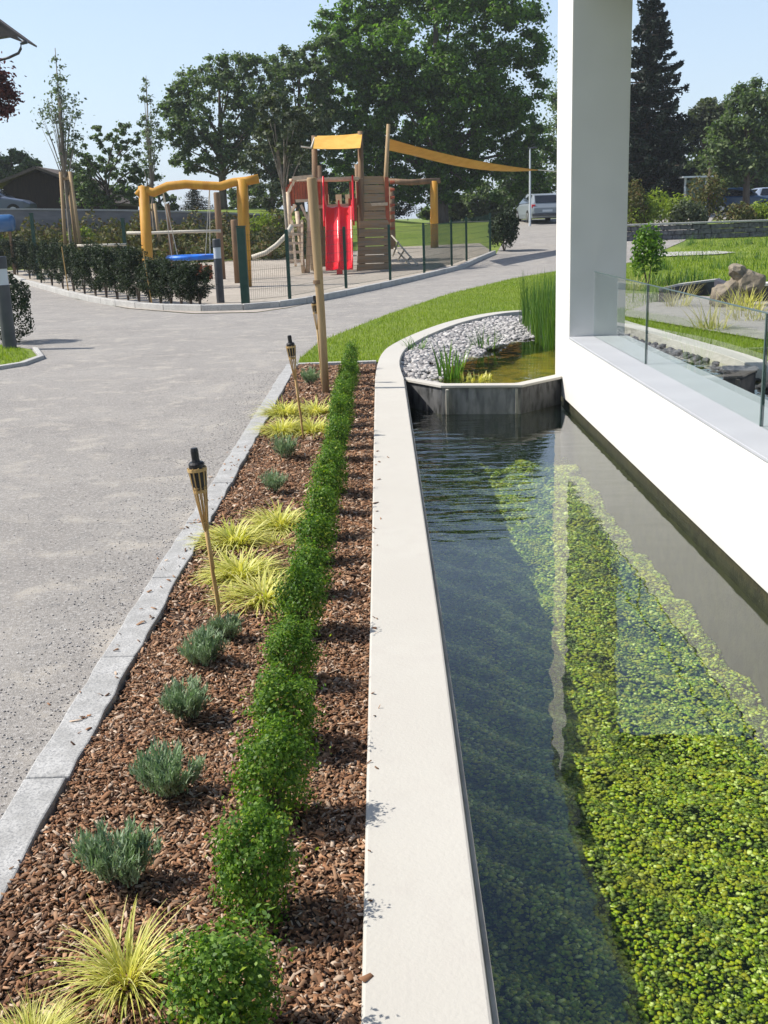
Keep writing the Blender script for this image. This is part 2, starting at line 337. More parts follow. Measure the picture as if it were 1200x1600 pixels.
# ------------------------------------------------------------------ leaf and blade makers
def unit(v): return v / np.maximum(np.linalg.norm(v, axis=-1, keepdims=True), 1e-9)
def leaf_arrays(cen, nrm, size, aspect=.55, g=rng):
    """rhombic leaves folded a little along the midrib"""
    n = len(cen); t = unit(np.cross(nrm, g.normal(size=(n, 3)))); b = unit(np.cross(nrm, t))
    s = (size * g.uniform(.7, 1.3, n))[:, None] if np.ndim(size) == 0 else size[:, None]
    V = np.stack([cen - t * s * .5, cen + b * s * aspect * .5 + nrm * s * .12, cen + t * s * .5, cen - b * s * aspect * .5 + nrm * s * .12], 1).reshape(-1, 3)
    return V, np.arange(4 * n).reshape(n, 4)
def rand_dir(n, g=rng): return unit(g.normal(size=(n, 3)))
def blades(base, azim, length, width, lean, droop, seg=5, g=rng):
    """ribbons rising from base and arching over; all inputs arrays of n"""
    n = len(base); V = np.zeros((n, seg + 1, 2, 3))
    d = np.stack([np.cos(azim), np.sin(azim), np.zeros(n)], 1); side = np.stack([-np.sin(azim), np.cos(azim), np.zeros(n)], 1)
    ang = lean.copy(); p = base.copy()
    for i in range(seg + 1):
        w_ = (width * (1 - (i / seg) ** 1.6) + .0006)[:, None] * .5
        V[:, i, 0] = p - side * w_; V[:, i, 1] = p + side * w_
        st = (length / seg)[:, None]
        p = p + (d * np.sin(ang)[:, None] + np.array([0, 0, 1]) * np.cos(ang)[:, None]) * st
        ang = ang + droop / seg
    F = []
    k = (seg + 1) * 2
    base_f = np.array([[2 * i, 2 * i + 1, 2 * i + 3, 2 * i + 2] for i in range(seg)])
    F = (np.arange(n)[:, None, None] * k + base_f[None]).reshape(-1, 4)
    return V.reshape(-1, 3), F
def inpoly(x, y, poly):
    x = np.asarray(x); y = np.asarray(y); c = np.zeros(x.shape, bool); n = len(poly); j = n - 1
    for i in range(n):
        xi, yi = poly[i]; xj, yj = poly[j]
        hit = ((yi > y) != (yj > y)) & (x < (xj - xi) * (y - yi) / ((yj - yi) or 1e-9) + xi)
        c ^= hit; j = i
    return c
def sheet(name, poly, m, dz, kind='structure', flat=False):
    bm = bmesh.new(); vs = [bm.verts.new((x, y, 0)) for x, y in poly]; bm.faces.new(vs); bm.normal_update()
    if bm.faces[:][0].normal.z < 0: bmesh.ops.reverse_faces(bm, faces=bm.faces[:]); bm.normal_update()
    if not flat:
        ys = [36, 38, 42, 46, 50.4, 51, 56, 62]; xs = [-14, -11, -8, -5, -2, 1, 3]
        for yy in ys: bmesh.ops.bisect_plane(bm, geom=bm.verts[:] + bm.edges[:] + bm.faces[:], plane_co=(0, yy, 0), plane_no=(0, 1, 0))
        for xx in xs: bmesh.ops.bisect_plane(bm, geom=bm.verts[:] + bm.edges[:] + bm.faces[:], plane_co=(xx, 0, 0), plane_no=(1, 0, 0))
    bm.normal_update(); bmesh.ops.triangulate(bm, faces=bm.faces[:])
    for v in bm.verts: v.co.z = (0 if flat else tz(v.co.x, v.co.y)) + dz
    bm.normal_update()
    for f in bm.faces:
        if f.normal.z < 0: f.normal_flip()
    bm.normal_update()
    me = bpy.data.meshes.new(name); bm.to_mesh(me); bm.free()
    return tag(link(name, me, m), kind=kind)

# ------------------------------------------------------------------ outlines measured on the ground
XW = 1.841                                        # pool side face of the white building
cop_out = [(-.08, -1.5), (-.08, 11.2), (-.055, 12.3), (.0, 13.3), (.129, 14.2), (.49, 15.6), (1.06, 17.2), (1.78, 18.45), (2.46, 18.85), (3.1, 18.6), (3.55, 17.4), (3.7, 15.8), (3.9, 13.6), (4.05, 11.8), (4.0, 9.5), (4.0, 2.0)]
cop_in = [(.20, -1.5), (.215, 11.05)]
for _i in range(2, len(cop_out)):
    _a, _b = Vector(cop_out[_i - 1]), Vector(cop_out[min(_i + 1, len(cop_out) - 1)]); _d = (_b - _a).normalized()
    cop_in.append((cop_out[_i][0] + _d.y * .25, cop_out[_i][1] - _d.x * .25))
cop_mid = [((a[0] + b[0]) / 2, (a[1] + b[1]) / 2) for a, b in zip(cop_out, cop_in)]
hole = cop_mid + [(4.0 - .15, -1.5)]
kerb_x0, kerb_x1 = -1.115, -.985
playk = [PT(*p) for p in ((-60, 408), (20, 436), (60, 450), (120, 468), (200, 483), (300, 491), (400, 489), (450, 482), (540, 463), (620, 446), (700, 426), (745, 410), (775, 397))]
pathright = [(-1.0, 12.75), (-1.0, 13.4), (-.86, 15.2), (.05, 19.1), (1.47, 24.0), (3.47, 29.1), (5.0, 31.9), (8.2, 36.0), (12.0, 44), (15, 52)]

# ------------------------------------------------------------------ terrain
def terrain():
    def lines(lo, hi, step): return list(np.arange(lo, hi - 1e-6, step))
    xs = [-900, -400, -200, -100, -60, -40, -30, -24, -18] + lines(-16, -2, 1) + lines(-2, 4.5, .125) + lines(4.5, 12, .75) + [12, 16, 22, 30, 45, 70, 110, 200, 400, 900]
    ys = [-60, -30, -15, -8, -4] + lines(-3, 19.5, .125) + lines(19.5, 50, 1) + [50, 50.4, 51, 53, 56, 59, 62, 66, 75, 90, 120, 180, 300, 600, 1500]
    nx, ny = len(xs), len(ys); V = [(x, y, tz(x, y) - .012) for y in ys for x in xs]
    cx = [(xs[i] + xs[i + 1]) / 2 for i in range(nx - 1)]; cy = [(ys[j] + ys[j + 1]) / 2 for j in range(ny - 1)]
    gx, gy = np.meshgrid(cx, cy); ins = inpoly(gx, gy, hole)
    F = [(j * nx + i, j * nx + i + 1, (j + 1) * nx + i + 1, (j + 1) * nx + i) for j in range(ny - 1) for i in range(nx - 1) if not ins[j, i]]
    return tag(link('ground', fastmesh('ground', V, F), M['lawn']), kind='structure')
terrain()
sheet('path', [(-30, -4), (kerb_x0, -4), (kerb_x0, 12.75)] + pathright[0:] + [(17, 57), (60, 57), (60, 74), (-1, 74), (4.0, 66)] + [PT(803, 347), PT(790, 372)] + list(reversed(playk)) + [(-30, playk[0][1] + 2)], M['path'], .004)
sheet('playground_sand', [(x, y + .05) for x, y in playk] + [(4.2, 46.5), (1, 46), (-3, 43), (-8, 41), (-14, 41)], M['sand'], .012)
sheet('mulch_bed', [(kerb_x1 + .01, -1.5), (-.084, -1.5), (-.056, 12.72), (-1.0, 12.72)], M['mulch_base'], .0, flat=True)
lawn_left = [(-4.67, 13.3), (-4.52, 13.6), (-4.5, 14.3), (-4.9, 15.3), (-5.5, 16.0), (-8, 18.5), (-12, 21), (-30, 24), (-30, 11), (-8, 12.1), (-6, 12.6)]
sheet('lawn', lawn_left, M['lawn'], .03, flat=True)
# front and side edging of that lawn corner
kb = MB(); ed = [(-12, 10.9), (-8, 12.06), (-6, 12.56), (-4.67, 13.24), (-4.45, 13.6), (-4.42, 14.3), (-4.82, 15.35)]
kb.band(ed, [(x + .0, y + .09) if i < 3 else (x - .09, y + .05) for i, (x, y) in enumerate(ed)], -.1, .05)
tag(kb.build('lawn_kerb', M['kerb_pale'], bevel=.008), kind='structure')
# garden path behind the glass
gp = [P(925, 487), P(1200, 534), P(1330, 548), P(1330, 468), P(1200, 470), P(1060, 462), P(925, 458)]
sheet('garden_path', gp, M['path'], .02, flat=True)
sheet('garden_path', [P(1000, 404.5), P(1050, 402), P(1120, 400), P(1150, 400.5), P(1120, 402.5), P(1050, 405), P(1000, 407)], M['kerb_pale'], .03)

# kerbs
def granite_kerb():
    o = MB(); y = -1.0; 
    while y < 12.6:
        L_ = random.uniform(.92, 1.08); y1 = min(y + L_ - .007, 12.66); d = random.uniform(-.003, .003)
        n = 8; A = []; B = []
        for i in range(n + 1):
            yy = y + (y1 - y) * i / n
            A.append((kerb_x0 + d + random.uniform(-.005, .005), yy)); B.append((kerb_x1 + d + random.uniform(-.007, .007), yy))
        o.band(A, B, -.15, .034 + random.uniform(-.002, .002)); y += L_
    return tag(o.build('kerb', M['kerb'], bevel=.006), kind='structure')
granite_kerb()
e = MB().box(-.985, -.07, 12.66, 12.74, -.1, .035).build('bed_edging', M['kerb_pale'], bevel=.006); tag(e, kind='structure')
def play_kerb():
    o = MB()
    pts = []
    for i in range(len(playk) - 1):
        a, b = Vector(playk[i]), Vector(playk[i + 1]); n = max(1, int((b - a).length / 1.0))
        for k in range(n): pts.append(a.lerp(b, k / n))
    pts.append(Vector(playk[-1]))
    # smooth
    for _ in range(3): pts = [pts[0]] + [(pts[i - 1] + pts[i] * 2 + pts[i + 1]) / 4 for i in range(1, len(pts) - 1)] + [pts[-1]]
    A, B = [], []
    for i, p in enumerate(pts):
        d = (pts[min(i + 1, len(pts) - 1)] - pts[max(i - 1, 0)]).normalized(); nrm = Vector((-d.y, d.x))
        A.append(tuple(p)); B.append(tuple(p + nrm * .14))
    for i in range(len(A) - 1):
        a0, a1, b0, b1 = [Vector(v) for v in (A[i], A[i + 1], B[i], B[i + 1])]
        o.band([tuple(a0), tuple(a0.lerp(a1, .985))], [tuple(b0), tuple(b0.lerp(b1, .985))], -.15, .13 + random.uniform(-.004, .004), tz)
    return tag(o.build('playground_kerb', M['kerb_pale'], bevel=.012), kind='structure')
play_kerb()

# ------------------------------------------------------------------ pool, dam and pond
ZW, ZB = -.28, -.82                                # water level and floor of the long pool
dam = [(.226, 11.36), (.58, 10.80), (1.356, 10.66), (1.838, 11.18)]
def cx0(y): return float(np.interp(y, [1.8, 5, 12], [-.088, -.083, -.08]))
def cx1(y): return float(np.interp(y, [-1.4, 1.85, 3.9, 11], [.160, .178, .196, .214]))
def pool():
    t = empty('pool_wall', (0, 5, 0), 'long pale concrete pool wall with a flat coping, running beside the bark bed and curving round the gravel bank', 'wall')
    def rel(mb): mb.v = [(x, y - 5, z) for x, y, z in mb.v]; return mb
    # coping of the straight run in three cast lengths
    o = MB(); cuts = [-1.4, 10.42, 11.05]
    for a, b in zip(cuts[:-1], cuts[1:]):
        ys = list(np.linspace(a + .003, b - .003, 14 if b < 11 else 2)); o.band([(cx0(y), y) for y in ys], [(cx1(y), y) for y in ys], -.10, .05)
    rel(o).build('coping', M['coping'], t, bevel=.008)
    o = MB()
    seg = list(zip(cop_out, cop_in))[1:]
    # resample the curve finely
    def smooth(pl):
        pts = [Vector(p) for p in pl]; out = []
        for i in range(len(pts) - 1):
            p0, p1, p2, p3 = pts[max(i - 1, 0)], pts[i], pts[i + 1], pts[min(i + 2, len(pts) - 1)]
            for k in range(6):
                s = k / 6; out.append(tuple(.5 * ((2 * p1) + (-p0 + p2) * s + (2 * p0 - 5 * p1 + 4 * p2 - p3) * s * s + (-p0 + 3 * p1 - 3 * p2 + p3) * s ** 3)))
        return out + [tuple(pts[-1])]
    A, B = smooth([s[0] for s in seg]), smooth([s[1] for s in seg]); A[0] = (-.08, 11.056); B[0] = (.215, 11.056)
    rel(o.band(A, B, -.10, .046)).build('curved_coping', M['coping'], t, bevel=.006)
    o = MB(); ys = list(np.linspace(-1.4, 11.3, 12)); o.band([(.0, y) for y in ys], [(cx1(y) + .030, y) for y in ys], -.95, -.101)
    o.band([(a[0] * .5 + b[0] * .5, a[1] * .5 + b[1] * .5) for a, b in zip(A, B)], [(b[0], b[1]) for b in B], -.6, -.101)
    rel(o).build('wall_body', M['poolwall'], t)
    ys = list(np.linspace(-1.4, 11.0, 14)); o = MB().band([(cx1(y) + .0015, y) for y in ys], [(cx1(y) + .015, y) for y in ys], -.10, .030)
    rel(o).build('lip', M['coping_edge'], t, bevel=.002)
    return A, B
curveA, curveB = pool()
def dam_wall():
    t = empty('pond_dam', (1.0, 10.9, 0), 'low dark three-sided dam with a light cap between the pool and the yellow-green pond', 'dam')
    def rel(mb): mb.v = [(x - 1, y - 10.9, z) for x, y, z in mb.v]; return mb
    back = [(.226, 11.44), (.62, 10.87), (1.33, 10.735), (1.838, 11.27)]
    for i, (nm, mt) in enumerate((('side_panel', 'dam'), ('weir_panel', 'weir'), ('side_panel', 'dam'))):
        rel(MB().band([dam[i], dam[i + 1]], [back[i], back[i + 1]], -.9, -.022)).build(nm, M[mt], t, bevel=.004)
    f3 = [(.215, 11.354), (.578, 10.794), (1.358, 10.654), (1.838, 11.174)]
    rel(MB().band(f3, [(x, y + .004) for x, y in f3], -.9, -.287)).build('painted_shade_skirt', M['algae'], t)  # dark strip paints the murky underwater shade onto the dam face
    f = [(.215, 11.33), (.573, 10.775), (1.364, 10.632), (1.838, 11.13)]; b = [(.215, 11.50), (.63, 10.91), (1.32, 10.775), (1.838, 11.33)]
    rel(MB().band(f, b, -.020, .006)).build('cap', M['coping'], t, bevel=.004)
    for x in (.62, 1.30): rel(MB().box(x, x + .025, 10.70 if x < 1 else 10.64, 10.80, -.275, -.03)).build('bracket', M['coping_edge'], t)
dam_wall()
def zfloor(y): return np.interp(y, [3.2, 3.6, 4.4, 5.4], [-.56, -.60, -.76, -.90])
_ys = [-1.5, 3.2, 3.6, 4.0, 4.4, 4.9, 5.4, 11.4]
tag(link('pool_floor', fastmesh('pool_floor', [(x, y, float(zfloor(y))) for y in _ys for x in (.1, 2.2)], [(2 * i, 2 * i + 1, 2 * i + 3, 2 * i + 2) for i in range(len(_ys) - 1)]), M['poolfloor']), kind='structure')
sheet('pool_water', [(.12, -1.45), (XW + .06, -1.45), (XW + .06, 11.20), (1.36, 10.64), (.58, 10.78), (.215, 11.32)], M['water'], ZW, flat=True)
pond_in = [tuple(b) for b in curveB]
pond_poly = [(.235, 11.47), (.63, 10.89), (1.33, 10.75), (1.838, 11.28), (1.838, 11.55), (2.38, 11.55), (2.38, 2.2)] + list(reversed([p for p in pond_in[6:] if p[1] > 2.1]))
sheet('pond_water', pond_poly, M['pondwater'], -.055, flat=True)
sheet('pond_floor', [(.12, 11.44), (.64, 10.885), (1.32, 10.745), (1.83, 11.29), (1.83, 11.57), (2.36, 11.57), (2.36, 2.1), (3.85, 2.1), (3.9, 12), (3.4, 17.4), (2.9, 18.2), (2.2, 18.3), (1.5, 17.4), (.1, 13.6)], M['pondfloor'], -.24, flat=True)

# ------------------------------------------------------------------ the white building edge
def building():
    t = empty('white_building', (XW, 8, 0), 'white rendered building edge, low wall, corner column and roof slab above the pool', 'building')
    def rel(mb): mb.v = [(x - XW, y - 8, z) for x, y, z in mb.v]; return mb
    X1 = XW + .545
    o = MB().box(XW, X1, -1.6, 10.75, -.205, .425)
    rel(o).build('parapet', M['plaster'], t, bevel=.006)
    rel(MB().box(XW, X1, 10.752, 11.60, -.205, 3.748)).build('column', M['plaster'], t, bevel=.006)
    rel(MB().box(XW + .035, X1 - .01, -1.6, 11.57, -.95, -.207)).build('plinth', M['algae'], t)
    s = rel(MB().box(XW - .006, X1 + .02, -1.6, 10.748, .428, .447)).build('sill', M['sill'], t, bevel=.003)
    rel(MB().box(XW, 6.5, -6, 11.60, 3.75, 4.08)).build('roof_slab', mat('dark_zinc', (.07, .072, .075), .6, (.10, .10, .105), 3), t, bevel=.006)
    return t
bld = building()
def balustrade():
    xg = XW + .235; ys = [-.9, 1.13, 3.53, 5.921, 8.599, 10.73]
    t = empty('glass_balustrade', (xg, 8, .447), 'frameless clear glass balustrade with dark joints standing on the sill of the low white wall', 'balustrade')
    for a, b in zip(ys[:-1], ys[1:]):
        MB().box(0, .012, a + .008 - 8, b - .008 - 8, 0, .615).build('glass_panel', M['glass'], t)
        if b < 10: MB().box(-.003, .015, b - .0075 - 8, b + .0075 - 8, 0, .615).build('joint', M['glass_edge'], t)
    MB().box(-.004, .016, -8.9, 2.73, .6155, .620).build('top_edge', M['glass_edge'], t)
balustrade()

# ------------------------------------------------------------------ the bark bed
def chips():
    def area(n, y0, y1):
        x = rng.uniform(kerb_x1 + .005, -.085, n); u = rng.uniform(0, 1, n); y = y0 + (y1 - y0) * u; return x, y
    parts = [area(52000, 1.2, 4.2), area(26000, 4.2, 8), area(12000, 8, 12.62)]
    x = np.concatenate([p[0] for p in parts]); y = np.concatenate([p[1] for p in parts]); n = len(x)
    ns = 240; sx = np.concatenate([rng.normal(-.10, .035, 90), rng.normal(-1.03, .07, 150)]); sy = rng.uniform(1.7, 8, ns)
    x = np.concatenate([x, sx]); y = np.concatenate([y, sy]); n = len(x)
    hgt = .016 * (np.sin(x * 9 + y * 3) * np.cos(y * 5 - x * 4)) + .010
    z = hgt + rng.uniform(-.010, .016, n)
    z[-ns:] = np.where(sx > -.5, np.where(sx > cx0(3), .053, .02), np.where((sx > kerb_x0) & (sx < kerb_x1), .038, np.where(sx < kerb_x0, .008, .01)))
    big = rng.uniform(0, 1, n) < .08
    sc = np.where(y < 4.2, 1.0, np.where(y < 8, 1.25, 1.5))
    L_ = rng.uniform(.011, .026, n) * sc * np.where(big, 1.7, 1); Wd = L_ * rng.uniform(.16, .5, n); T = rng.uniform(.001, .0035, n)
    az = rng.uniform(0, 2 * np.pi, n); tl = rng.normal(0, .38, n); rl = rng.normal(0, .38, n)
    dx = np.stack([np.cos(az) * np.cos(tl), np.sin(az) * np.cos(tl), np.sin(tl)], 1)
    tmp = np.stack([-np.sin(az), np.cos(az), np.sin(rl)], 1); dy = unit(tmp - dx * np.sum(tmp * dx, 1, keepdims=True)); dz = np.cross(dx, dy)
    c = np.stack([x, y, z], 1); V = []
    for k, (i, j, l) in enumerate(((-1, -.7, -1), (1, -1, -1), (.8, 1, -1), (-1, .8, -1), (-.9, -.6, 1), (.9, -.8, 1), (.7, .9, 1), (-.9, .7, 1))):
        V.append(c + dx * (L_ * i * .5)[:, None] + dy * (Wd * j * .5)[:, None] + dz * (T * l * .5)[:, None])
    V = np.stack(V, 1).reshape(-1, 3)
    f = np.array([(4, 5, 6, 7), (0, 1, 5, 4), (1, 2, 6, 5), (2, 3, 7, 6), (3, 0, 4, 7)]); F = (np.arange(n)[:, None, None] * 8 + f[None]).reshape(-1, 4)
    tag(link('bark_chips', fastmesh('bark_chips', V, F), M['chips']), 'loose reddish-brown bark chips covering the narrow planting bed', 'bark mulch', kind='stuff')
chips()

ORD = ['first', 'second', 'third', 'fourth', 'fifth', 'sixth', 'seventh', 'eighth', 'ninth', 'tenth', 'eleventh', 'twelfth', 'thirteenth', 'fourteenth', 'fifteenth', 'sixteenth', 'seventeenth', 'eighteenth', 'nineteenth', 'twentieth', 'twenty-first', 'twenty-second', 'twenty-third', 'twenty-fourth']
def box_foliage(n, seed, lsize, h=.285, r=.092, young=False):
    g = np.random.default_rng(seed); d = rand_dir(n, g)
    d[:, 2] = np.abs(d[:, 2]) * np.where(g.uniform(0, 1, n) < .35, -1, 1)
    q = .38                                                             # squarish clipped form
    s = 1 / (np.hypot(d[:, 0], d[:, 1]) ** 3.2 + np.abs(d[:, 2]) ** 3.2) ** (1 / 3.2)
    lump = 1 + .20 * np.sin(d[:, 0] * 4 + seed) * np.sin(d[:, 1] * 5 + seed * 2) + .13 * np.sin(d[:, 2] * 8 + d[:, 0] * 6 + seed) + .07 * np.sin(d[:, 0] * 17 + d[:, 2] * 13) * np.sin(d[:, 1] * 15)
    rad = g.uniform(.35, 1.05, n) ** .5 * s * lump
    c = d * rad[:, None] * [r, r, h * .5]; c[:, 2] = np.maximum(c[:, 2] + h * .5, .004)
    out = g.uniform(0, 1, n) < .10; c[out] += d[out] * g.uniform(.01, .04, (out.sum(), 1)); c[:, 0] += .10 * (c[:, 2] - h * .5) * math.sin(seed); c[:, 1] += .12 * (c[:, 2] - h * .5) * math.cos(seed * 1.7)
    nr = unit(d * .9 + g.normal(size=(n, 3)) * .7 + [0, 0, .3])
    return leaf_arrays(c, nr, lsize, .62, g)
def boxwoods():
    Y = [1.84, 2.27, 2.70, 3.14, 3.60, 4.10, 4.58, 5.05, 5.52, 5.97, 6.42, 6.87, 7.33, 7.79, 8.25, 8.72, 9.18, 9.64, 10.1, 10.55, 11.0, 11.45, 11.92]
    protos = []
    near = [fastmesh('foliage', *box_foliage(5600, 11 + k, .0120)) for k in range(3)]
    yng = [fastmesh('young_leaves', *box_foliage(420, 40 + k, .0125, .28, .096)) for k in range(3)]
    far = [fastmesh('foliage', *box_foliage(3000, 21 + k, .0155)) for k in range(3)]
    yngf = [fastmesh('young_leaves', *box_foliage(260, 50 + k, .017, .28, .096)) for k in range(3)]
    st = MB()
    for k in range(9):
        a = k * 2.4; q = Vector((math.cos(a) * .06, math.sin(a) * .06, .19))
        st.tube([(0, 0, -.02), q * .45 + Vector((0, 0, .02)), q], [.006, .004, .002], 5)
    stem0 = None
    for i, y in enumerate(Y):
        f = near if y < 4.5 else far; yg = yng if y < 4.5 else yngf; k = i % 3
        pos = ' at the very front of the row, cut by the photo edge' if i == 0 else (' at the far end of the row by the lawn' if i == len(Y) - 1 else ' of the row counted from the front')
        lab = 'clipped green box shrub' + pos if i in (0, len(Y) - 1) else 'clipped green box shrub, %s%s' % (ORD[i], pos)
        hs = 1.0 if i else 1.04
        t = empty('box_shrub', (-.345 + random.uniform(-.016, .016), y, 0), lab, 'shrub', 'box shrubs planted in a row in the bark bed', random.uniform(0, 6.28))
        t.scale = (random.uniform(.90, 1.12), random.uniform(.90, 1.08), random.uniform(.85, 1.10) * (1.2 if i == len(Y) - 1 else 1))
        if i > 6: t.scale = (t.scale.x * .95, t.scale.y * .84, t.scale.z)
        if i == 0: t.location.x = -.358; t.scale = (1.1, 1.1, .98)
        for me, nm, mt in ((f[k], 'foliage', 'box'), (yg[(k + 1) % 3], 'young_leaves', 'boxyoung')):
            o = bpy.data.objects.new(nm, me); C.objects.link(o); o.parent = t
            if not me.materials: me.materials.append(M[mt])
        if stem0 is None: stem0 = st.build('stems', M['bark'], t)
        else: c = stem0.copy(); C.objects.link(c); c.parent = t
boxwoods()

def lavender_mesh(seed, n=2700, r=.105, h=.125):
    g = np.random.default_rng(seed); ns = 42
    az = g.uniform(0, 2 * np.pi, ns); ln = g.uniform(.05, 1.0, ns) ** .6 * 1.05
    hh = h * g.uniform(.7, 1.1, ns)
    tip = np.stack([np.cos(az) * np.sin(ln) * r, np.sin(az) * np.sin(ln) * r, .02 + hh * np.cos(ln * .8)], 1)
    k = g.integers(0, ns, n); s = g.uniform(.35, 1.0, n)[:, None]
    base = tip[k] * s + g.normal(0, .006, (n, 3)); base[:, 2] = np.maximum(base[:, 2], .004)
    az2 = az[k] + g.normal(0, 1.1, n)
    return blades(base, az2, g.uniform(.013, .027, n), np.full(n, .0040), np.abs(g.normal(.45, .3, n)), g.uniform(-.3, .5, n), 2, g)
def lavenders():
    spots = [(187, 1350, 1.15, 'grey-green lavender tuft nearest the front kerb, behind the yellow grass clump'), (263, 1218, 1.1, 'round green-grey lavender tuft alone on the bark, second from the front'),
             (293, 1100, 1.0, 'grey lavender tuft with two lobes just before the front torch'), (318, 1020, 1.02, 'lavender tuft touching the foot of the front torch on its near side'),
             (352, 978, .78, 'small lavender tuft just behind the foot of the front torch'), (427, 755, 1.0, 'low dull grey lavender tuft in the middle of the bed'),
             (445, 705, 1.22, 'taller grey-green lavender tuft before the second torch'), (485, 592, 1.25, 'last lavender tuft beside the wooden stake')]
    ms = [fastmesh('foliage', *lavender_mesh(60 + k)) for k in range(4)]
    msf = [fastmesh('foliage', *lavender_mesh(70 + k, 1300)) for k in range(2)]
    for me in ms + msf: me.materials.append(M['lav'])
    st = MB()
    for k in range(14):
        a = k * 2.4; st.tube([(0, 0, -.02), (math.cos(a) * .03, math.sin(a) * .03, .05), (math.cos(a) * .07, math.sin(a) * .07, .08)], [.003, .002, .001], 4)
    s0 = None
    for i, (x, y, s, lab) in enumerate(spots):
        p = P(x, y, .07)
        t = empty('lavender', (p[0], p[1], 0), lab, 'lavender', 'grey lavender tufts in the bark bed', random.uniform(0, 6)); t.scale = (s * 1.05, s * 1.05, s)
        me = ms[i % 4] if i < 5 else msf[i % 2]
        o = bpy.data.objects.new('foliage', me); C.objects.link(o); o.parent = t
        if i == 2: o.scale = (1.15, .9, .95)
        if s0 is None: s0 = st.build('stems', M['bark'], t)
        else: c = s0.copy(); C.objects.link(c); c.parent = t
lavenders()
def sedges():
    spots = [(198, 1520, .84, 'large arching yellow grass clump beside the front box shrub'), (50, 1625, .5, 'yellow grass clump mostly cut off by the bottom edge at the lower left'),
             (365, 838, 1.2, 'yellow grass clump touching the stem of the front torch, upper of two'), (437, 812, 1.15, 'pale yellow grass clump against the box row, rearmost of the middle four'),
             (375, 888, 1.2, 'yellow grass clump just right of the front torch stem, lower of two'), (412, 925, 1.2, 'yellow grass clump nearest the front among the middle group by the box row'),
             (432, 842, .6, 'small straggly yellow grass clump in the middle of the group'),
             (445, 642, 1.35, 'yellow grass clump at the rear left by the kerb'), (495, 640, 1.35, 'yellow grass clump before the wooden stake'), (443, 668, 1.3, 'yellow grass clump left of the second torch stem'), (488, 668, 1.3, 'yellow grass clump right of the second torch stem')]
    for i, (x, y, s, lab) in enumerate(spots):
        p = P(x, y, .05); n = 260 if i == 0 else 620; g = np.random.default_rng(90 + i)
        b = np.zeros((n, 3)); a = g.uniform(0, 2 * np.pi, n); rr = g.uniform(0, .03, n) * (1 if i == 0 else 2.8); b[:, 0] = np.cos(a) * rr; b[:, 1] = np.sin(a) * rr
        az = a + g.normal(0, .5, n); ln = np.abs(g.normal(.45, .35, n)) if i < 2 else np.abs(g.normal(.75, .4, n))
        ws = .0048 if i < 2 else .0075
        V, F = blades(b, az, (g.uniform(.12, .27, n) if i < 2 else g.uniform(.07, .19, n)), np.full(n, ws), ln, g.uniform(.9, 2.0, n), 6, g)
        V[:, 2] = np.maximum(V[:, 2], .006 + .01 * g.random())
        o = link('yellow_sedge', fastmesh('yellow_sedge', V, F), M['sedge']); o.location = (p[0], p[1], .004); o.scale = (s * 1.1, s * 1.1, s * (1 if i < 2 else .8))
        tag(o, lab, 'ornamental grass', 'yellow grasses in the bark bed')
sedges()

def torch(base, top, label, s=1.0):
    base, top = Vector(base), Vector(top); ax = (top - base); H = ax.length; ax.normalize()
    t = empty('bamboo_torch', base, label, 'garden torch', 'bamboo torches in the bark bed')
    q = Vector((0, 0, 1)).rotation_difference(ax).to_matrix()
    def tr(mb): mb.v = [tuple(q @ Vector(v)) for v in mb.v]; return mb
    hb = H - .30
    k = [0, .18, .181, .36, .361, .48]; 
    o = MB().tube([(0, 0, -.08), (0, 0, .15), (.004, 0, .152), (0, 0, .3), (.003, 0, .302), (0, 0, hb)], [.0065, .0075, .0095, .008, .0095, .0085], 8); tr(o).build('pole', M['bamboo'], t, smooth=True)
    o = MB()
    for i in range(10):
        a = i * 2 * math.pi / 10; c, s_ = math.cos(a), math.sin(a)
        o.bar((c * .009, s_ * .009, hb - .03), (c * .036, s_ * .036, H - .075), .005, .003, (c, s_, .2))
    tr(o).build('split_basket', M['bamboo'], t)
    for z, r in ((hb + .13, .0275), (H - .085, .038)): tr(MB().tube([(0, 0, z - .006), (0, 0, z + .006)], r, 14)).build('woven_band', M['bamboo'], t)
    o = MB().tube([(0, 0, H - .155), (0, 0, H - .15), (0, 0, H - .062), (0, 0, H - .055)], [.020, .030, .031, .026], 16)
    can = tr(o).build('fuel_canister', M['black'], t, smooth=False)
    o = MB().tube([(0, 0, H - .056), (0, 0, H - .045), (0, 0, H - .012), (0, 0, H)], [.018, .015, .0155, .013], 12); tr(o).build('wick_cap', M['black'], can)
    return t
b1 = P(348, 1000); torch((b1[0], b1[1], 0), tuple(W(303, 700, b1[1])), 'nearest bamboo garden torch with black oil canister, leaning toward the kerb')
b2 = P(475, 690); torch((b2[0], b2[1], 0), tuple(W(452, 524, b2[1] - .02)), 'second bamboo garden torch among the yellow grass, black top')
torch((-.615, 10.95, 0), tuple(W(491, 462, 10.9)), 'slim bamboo torch farthest back, close behind the wooden stake')
def stake():
    t = empty('wooden_stake', (-.555, 10.536, 0), 'tall round wooden tree stake leaning at the far end of the bark bed', 'stake')
    MB().tube([(0, 0, -.2), (-.012, .005, .7), (-.028, 0, 1.4), (-.042, 0, 2.0), (-.042, 0, 2.015)], [.034, .038, .044, .048, .042], 14).build('post', M['timber'], t, smooth=True)
    MB().tube([(-.032, 0, 1.05), (-.033, 0, 1.085)], [.0445, .0445], 14).build('tie_band', M['timber_dark'], t)
stake()

